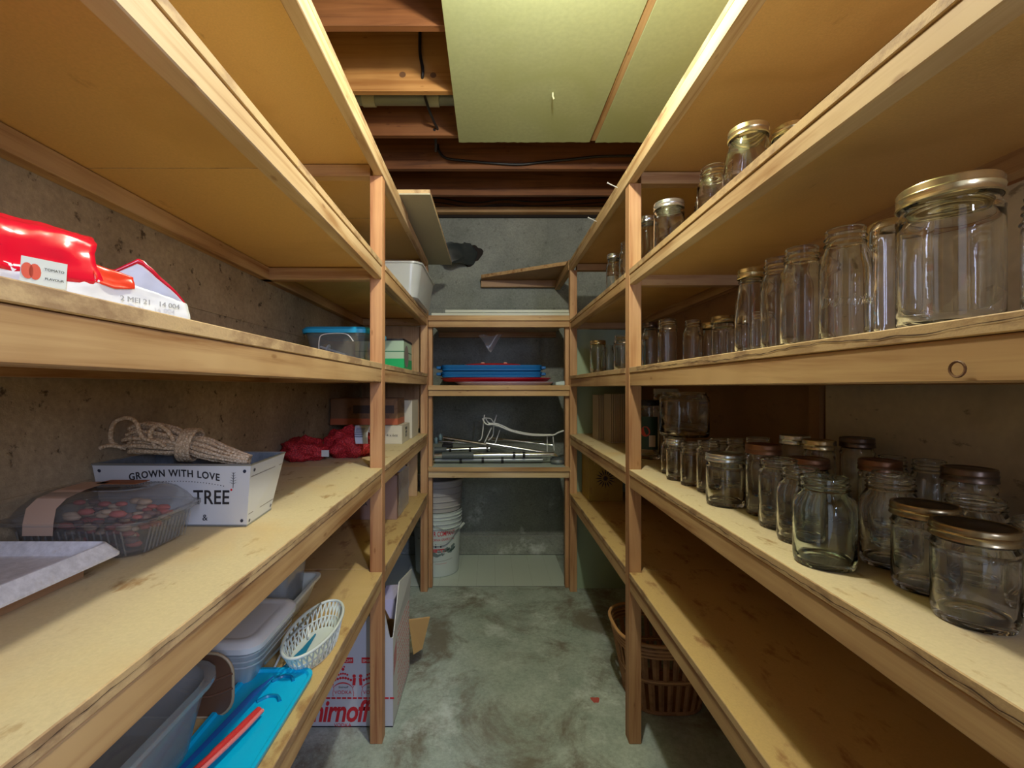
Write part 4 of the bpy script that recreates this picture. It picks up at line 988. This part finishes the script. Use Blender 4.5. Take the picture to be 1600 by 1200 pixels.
for y_, dx in ((2.57, 0), (2.66, 4)):
    link('long_wire', B().tube(smooth_path([P(754+dx, 654-dx*.5, y_), P(760+dx, 663-dx*.5, y_), P(775+dx, 664-dx*.3, y_), P(800+dx, 674, y_), P(830, 680, y_), P(862, 680, y_), P(872, 676, y_), P(881, 673, y_)], 5), .0046, 8), WIREW, wrk, 50)
for k in range(5):
    y_ = 2.575+.02*k
    link('slat_wire', B().tube(smooth_path([P(763, 662, y_), P(800, 672, y_), P(830, 678, y_), P(862, 679, y_)], 5), .0036, 6), WIREW, wrk, 50)
for pts in ([P(757, 648), P(756, 655), P(753, 683), P(748, 689)], [P(776, 648, 2.66), P(772, 662, 2.66), P(770, 680, 2.66), P(763, 688, 2.66)],
            [P(768, 668), P(757, 692)], [P(781, 672, 2.66), P(774, 692, 2.66)], [P(855, 682), P(855, 706)], [P(864, 682, 2.66), P(866, 704, 2.66)],
            [P(754, 654), P(766, 654, 2.64), P(772, 662, 2.66)]):
    link('leg_wire', B().tube(smooth_path(pts, 5), .0034, 8), WIREW, wrk, 50)
# ------------------------------------------------------------------ buckets
bx, by = -.315, 2.705
PW = mat('white_bucket_plastic', (.60, .68, .68), .4); PG = mat('greyed_bucket_plastic', (.45, .44, .44), .5)
bk = root('bucket', (bx, by, 0), 'white plastic pail printed with red company lettering, lower of two', 'bucket', 'nested pails')
def br(z): return .128+.015*z/.36
prof = [(.0005, .004), (.118, .004), (.122, .0035), (.128, .008)]
for z in (.27,): prof.append((br(z), z))
for z in (.282, .308, .334, .352): prof += [(br(z), z-.002), (br(z)+.006, z), (br(z)+.0065, z+.003), (br(z)+.001, z+.005)]
prof += [(br(.37), .368), (br(.37)+.004, .372), (br(.37)-.002, .374), (br(.37)-.005, .37), (br(.1)-.004, .02), (.0005, .012)]
link('body', B().lathe((bx, by, 0), prof, 56), PW, bk, 40)
def bw(a0): 
    def fn(x, y, l):
        R = br(y)+.0006+l; a = a0+x/R; return (bx+R*cos(a), by+R*sin(a), y)
    return fn
A0 = -pi/2+.26
def T(txt, size, z, a=0, m=RED, **k): 
    f = bw(A0+a); return text_mesh(txt, size, lambda x, y, l: f(x, y+z, l), 'lettering', m, bk, .0004, **k)
T('A & R COMPANY', .040, .244, .02, bold=.012, sx=.58)
T('CALIFORNIA GRAPE JUICE', .020, .216, .0, sx=.74)
T('FRESH PRESSED', .008, .276, .45, INK)
f = bw(A0)
link('ribbon', B().add([f(lerp(-.11, .035, i/12), z, .0002) for z in (.150, .170) for i in range(13)], [(i, i+1, i+14, i+13) for i in range(12)]), RED, bk)
f2 = bw(A0-.25); text_mesh('VINE TO GLASS', .014, lambda x, y, l: f2(x, y+.155, l+.0006), 'lettering', WHT, bk, .0004)
gm_ = mat('grey_green_print', (.16, .22, .22), .6)
gb = B(); random.seed(5)
for k in range(46):
    x = random.uniform(-.09, .085); z = .118+.05*(x+.09)/.17+random.uniform(-.014, .014); r_ = random.uniform(.004, .010)
    gb.add([f(x+r_*1.3*cos(i*pi/5), z+r_*sin(i*pi/5), .0003+k*.00001) for i in range(10)], [tuple(range(10))])
link('grape_picture', gb, gm_, bk)
lb = B()
for i in range(5):
    x = .025+.014*i; z = .150+.006*sin(i*2); lb.add([f(x, z, .0009), f(x+.014, z+.004, .0009), f(x+.018, z+.017, .0009), f(x+.004, z+.010, .0009)], [(0,1,2,3)])
link('leaf_picture', lb, mat('dark_leaf_print', (.02, .06, .05), .6), bk)
for (x, h_) in ((-.06, .018), (-.03, .022), (.0, .018)):
    link('bottle_picture', B().add([f(x-.004, .178, .0005), f(x+.004, .178, .0005), f(x+.0015, .178+h_, .0005), f(x-.0015, .178+h_, .0005)], [(0,1,2,3)]), INK, bk)
for z, wd, cm in ((.095, .075, INK), (.083, .035, RED)):
    link('print_line', B().add([f(lerp(-wd, wd, i/10), z+(.0 if cm is RED else .010*(i/10)**2)+dz, .0004) for dz in (0, .0014) for i in range(11)], [(i, i+1, i+12, i+11) for i in range(10)]), cm, bk)
bh = link('handle', B().tube(smooth_path([(bx-.10, by-.11, .325), (bx-.02, by-.150, .318), (bx+.05, by-.145, .285), (bx+.11, by-.10, .262), (bx+.138, by-.03, .268)], 8), .0022, 8), STEEL, bk, 50)
link('grip', B().tube([(bx+.137, by-.05, .268), (bx+.160, by-.01, .282)], .008, 12), WHT, bh, 50)
link('handle', B().tube(smooth_path([(bx-.10, by-.105, .225), (bx-.045, by-.142, .205), (bx-.025, by-.146, .196), (bx+.050, by-.140, .196), (bx+.095, by-.112, .225), (bx+.135, by-.05, .262)], 3), .0026, 8), STEEL, bk, 50)
bk2 = root('bucket', (bx, by, .375), 'greyish plastic pail nested in the printed one, upper of two', 'bucket', 'nested pails')
prof = [(.0005, .0), (.125, .0), (.138, .001)]
for z in (.025, .06, .095, .135): prof += [(.139+z*.06, z), (.146+z*.06, z+.003), (.146+z*.06, z+.006), (.140+z*.06, z+.009)]
prof += [(.150, .165), (.156, .168), (.156, .180), (.150, .184), (.146, .182), (.136, .02), (.0005, .015)]
link('body', B().lathe((bx, by, .3755), prof, 56), PG, bk2, 40)

# ------------------------------------------------------------------ floor box beside the post
vb = root('printed_carton', (-.46, 1.6, 0), 'open white carton with red lettering on the floor behind the post', 'box')
WC = mat('white_carton', (.56, .58, .66), .6); WC2 = mat('white_carton_side', (.60, .60, .56), .6)
X0, X1, Y0, Y1, H = -.640, -.3125, 1.449, 1.75, .288
link('front_panel', B().box(X0, X1, Y0, Y0+.004, 0, H), WC, vb)
link('side_panel', B().box(X1-.004, X1, Y0+.004, Y1, 0, H), WC2, vb)
link('side_panel', B().box(X0, X0+.004, Y0+.004, Y1, 0, H), WC2, vb)
link('back_panel', B().box(X0, X1, Y1-.004, Y1, 0, H), CARD, vb)
link('base', B().box(X0, X1, Y0, Y1, .0005, .004), CARD, vb)
link('flap', B().add([(X1-.003, Y0+.006, H), (X1-.003, Y1, H), (X1+.008, Y1-.01, .395), (X1+.0, Y0+.09, .432), (X1-.0, Y0+.006, H+.02),
                      (X1, Y0+.006, H), (X1, Y1, H), (X1+.011, Y1-.01, .395), (X1+.003, Y0+.09, .432), (X1+.003, Y0+.006, H+.02)], [(0,1,2,3,4), (5,9,8,7,6), (0,5,6,1), (1,6,7,2), (2,7,8,3), (3,8,9,4), (4,9,5,0)]), WC2, vb)
link('flap', B().add([(X0+.02, Y0, H), (X1-.01, Y0, H), (X1-.03, Y0-.0, H+.07), (X0+.05, Y0, H+.075), (X0+.02, Y0+.003, H), (X1-.01, Y0+.003, H), (X1-.03, Y0+.02, H+.07), (X0+.05, Y0+.02, H+.075)],
     [(0,1,2,3), (4,7,6,5), (0,4,5,1), (1,5,6,2), (2,6,7,3), (3,7,4,0)]), WC, vb)
link('flap', B().add([(X1, Y1-.02, .20), (X1+.075, Y1+.03, .185), (X1+.045, Y1+.03, .06), (X1+.015, Y1+.0, .055), (X1, Y1-.018, .203), (X1+.075, Y1+.032, .188), (X1+.045, Y1+.032, .063), (X1+.015, Y1+.002, .058)],
     [(0,1,2,3), (4,7,6,5), (0,4,5,1), (1,5,6,2), (2,6,7,3), (3,7,4,0)]), mat('golden_cardboard', (.50, .30, .11), .7), vb)
fr_ = lambda xc, zc: front(Y0, zc, xc)
text_mesh('Smirnoff', .098, fr_(-.511, .020), 'lettering', RED, vb, shear=.25, bold=.024, sx=.73, spacing=.95)
text_mesh('VODKA', .016, fr_(-.475, .002), 'lettering', RED, vb)
ds = B()
for i in range(19):
    x = X0+.008+i*.0172; ds.box(x, x+.0135, Y0-.0006, Y0-.0001, .092, .0975)
link('dashed_line', ds, RED, vb)
def emblem(cx, zc):
    b = B(); y = Y0-.0005
    def disc(x, z, r, n=10): b.add([(cx+x+r*cos(2*pi*i/n), y, zc+z+r*sin(2*pi*i/n)) for i in range(n)], [tuple(range(n))])
    for q in range(7):  # arched crown
        x = (q-3)*.0085; disc(x, .060-.9*x*x*12, .0042)
    for q in range(5): x = (q-2)*.007; disc(x, .074-x*x*20, .0034)
    disc(0, .088, .005); disc(-.004, .096, .003); disc(.004, .096, .003)
    for sgn in (-1, 1):
        disc(sgn*.036, .066, .0058)
        b.add([(cx+sgn*.030, y, zc+.036), (cx+sgn*.040, y, zc+.036), (cx+sgn*.042, y, zc+.060), (cx+sgn*.032, y, zc+.060)], [(0,1,2,3)])
        pts = [(sgn*.034, .034), (sgn*.030, .026), (sgn*.034, .012), (sgn*.033, 0)]
        for (a, c), (d, e) in zip(pts, pts[1:]): b.add([(cx+a, y, zc+c), (cx+a+.0016, y, zc+c), (cx+d+.0016, y, zc+e), (cx+d, y, zc+e)], [(0,1,2,3)])
    for i in range(12):
        a0, a1 = pi*.2+pi*.6*i/12, pi*.2+pi*.6*(i+1)/12
        b.add([(cx+.038*cos(a), y, zc+.008+r*sin(a)) for a, r in ((a0, .034), (a1, .034), (a1, .038), (a0, .038))], [(0,1,2,3)])
    link('emblem', b, RED, vb)
    text_mesh('VODKA', .016, front(Y0, zc+.008, cx), 'lettering', RED, vb)
    text_mesh('Smirnoff', .009, front(Y0, zc+.027, cx), 'lettering', INK, vb, shear=.3)
    link('banner', B().box(cx-.033, cx+.033, Y0-.0006, Y0-.0001, zc+.108, zc+.126), RED, vb)
    f_ = front(Y0, zc+.1115, cx); text_mesh('SMIRNOFF', .013, lambda x, z, l: f_(x, z, l+.0006), 'lettering', WHT, vb)
emblem(-.474, .100); emblem(-.381, .100); emblem(-.567, .100)
sp = B(); random.seed(9)
for r_ in range(13):
    z = .02+.021*r_
    for i in range(12):
        y = Y0+.075+.018*i+random.uniform(-.002, .002)
        if y < Y1-.02: sp.box(X1+.0001, X1+.0005, y, y+.012, z, z+.004 if r_ % 2 else z+.003)
link('small_print', sp, RED, vb)
for k in range(6):
    y = Y0+.018+.0*k; z = .20-.012*k+.05
    link('red_stripe', B().add([(X1+.0005, Y0+.01, z-.03), (X1+.0005, Y0+.055, z+.002), (X1+.0005, Y0+.055, z+.008), (X1+.0005, Y0+.01, z-.024)], [(0,1,2,3)]), RED, vb)
wpb = B().loft([[(-.345, 1.55, .30), (-.318, 1.56, .29), (-.318, 1.66, .29), (-.36, 1.66, .30)], [(-.38, 1.56, .36), (-.335, 1.575, .355), (-.33, 1.66, .37), (-.38, 1.65, .37)]])
meta(link('tissue_paper', wpb, mat('lilac_tissue', (.42, .40, .62), .7)), 'lilac tissue paper poking out of the open white carton', 'paper')

# ------------------------------------------------------------------ wicker basket
wb_ = root('wicker_basket', (.615, 1.615, 0), 'deep brown wicker laundry basket on the floor under the jar shelving', 'basket')
WK = board('brown_wicker', (.36, .175, .07), (.2, .09, .035), dens=(.5, .65), stain=(.28, .13, .05), grain=120)
WK2 = mat('light_wicker', (.52, .28, .11), .45)
bcx, bcy, HB = .615, 1.615, .25
def bp(a, z, off=0):
    k = z/HB; rx, ry = lerp(.120, .168, k)+off, lerp(.115, .150, k)+off
    ca, sa = cos(a), sin(a); q = (abs(ca)**3+abs(sa)**3)**(-1/3)
    return (bcx+rx*q*ca, bcy+ry*q*sa, z)
link('base', B().add([bp(2*pi*i/40, .006) for i in range(40)], [tuple(range(40))]), WK, wb_)
n = 30
for i in range(n):
    a = 2*pi*i/n
    for (z0, z1, sh_) in ((.010, .112, 0), (.128, .205, .5)):
        aa = a+sh_*2*pi/n; d = .62*pi/n
        b = B()
        b.loft([[bp(aa-d, z, .000), bp(aa, z, .0035), bp(aa+d, z, .000), bp(aa, z, -.003)] for z in (z0, (z0+z1)/2, z1)])
        link('stave', b, WK, wb_, 30)
for z, r_, c_ in ((.006, .005, WK), (.012, .003, WK), (.114, .0032, WK), (.120, .0034, WK2), (.126, .0032, WK)):
    link('hoop', B().tube([bp(2*pi*i/48, z, .001) for i in range(48)], r_, 6, closed=True), c_, wb_, 60)
for q in range(6):
    link('hoop', B().tube([bp(2*pi*i/48, .207+.0062*q, .001) for i in range(48)], .0034, 6, closed=True), WK if q % 2 else WK2, wb_, 60)
link('rim', B().tube([bp(2*pi*i/48, HB, .002) for i in range(48)], .0062, 8, closed=True), WK2, wb_, 60)
# red paint mark on the floor
meta(link('paint_mark', B().prism([(.372+.014*cos(i)*(1+.3*sin(3*i)), 1.575+.02*sin(i)*(1+.4*cos(2*i))) for i in [j*pi/7 for j in range(14)]], .0001, .0006), mat('red_paint', (.5, .1, .08), .7)), 'small red paint smear on the concrete floor', 'paint smear')
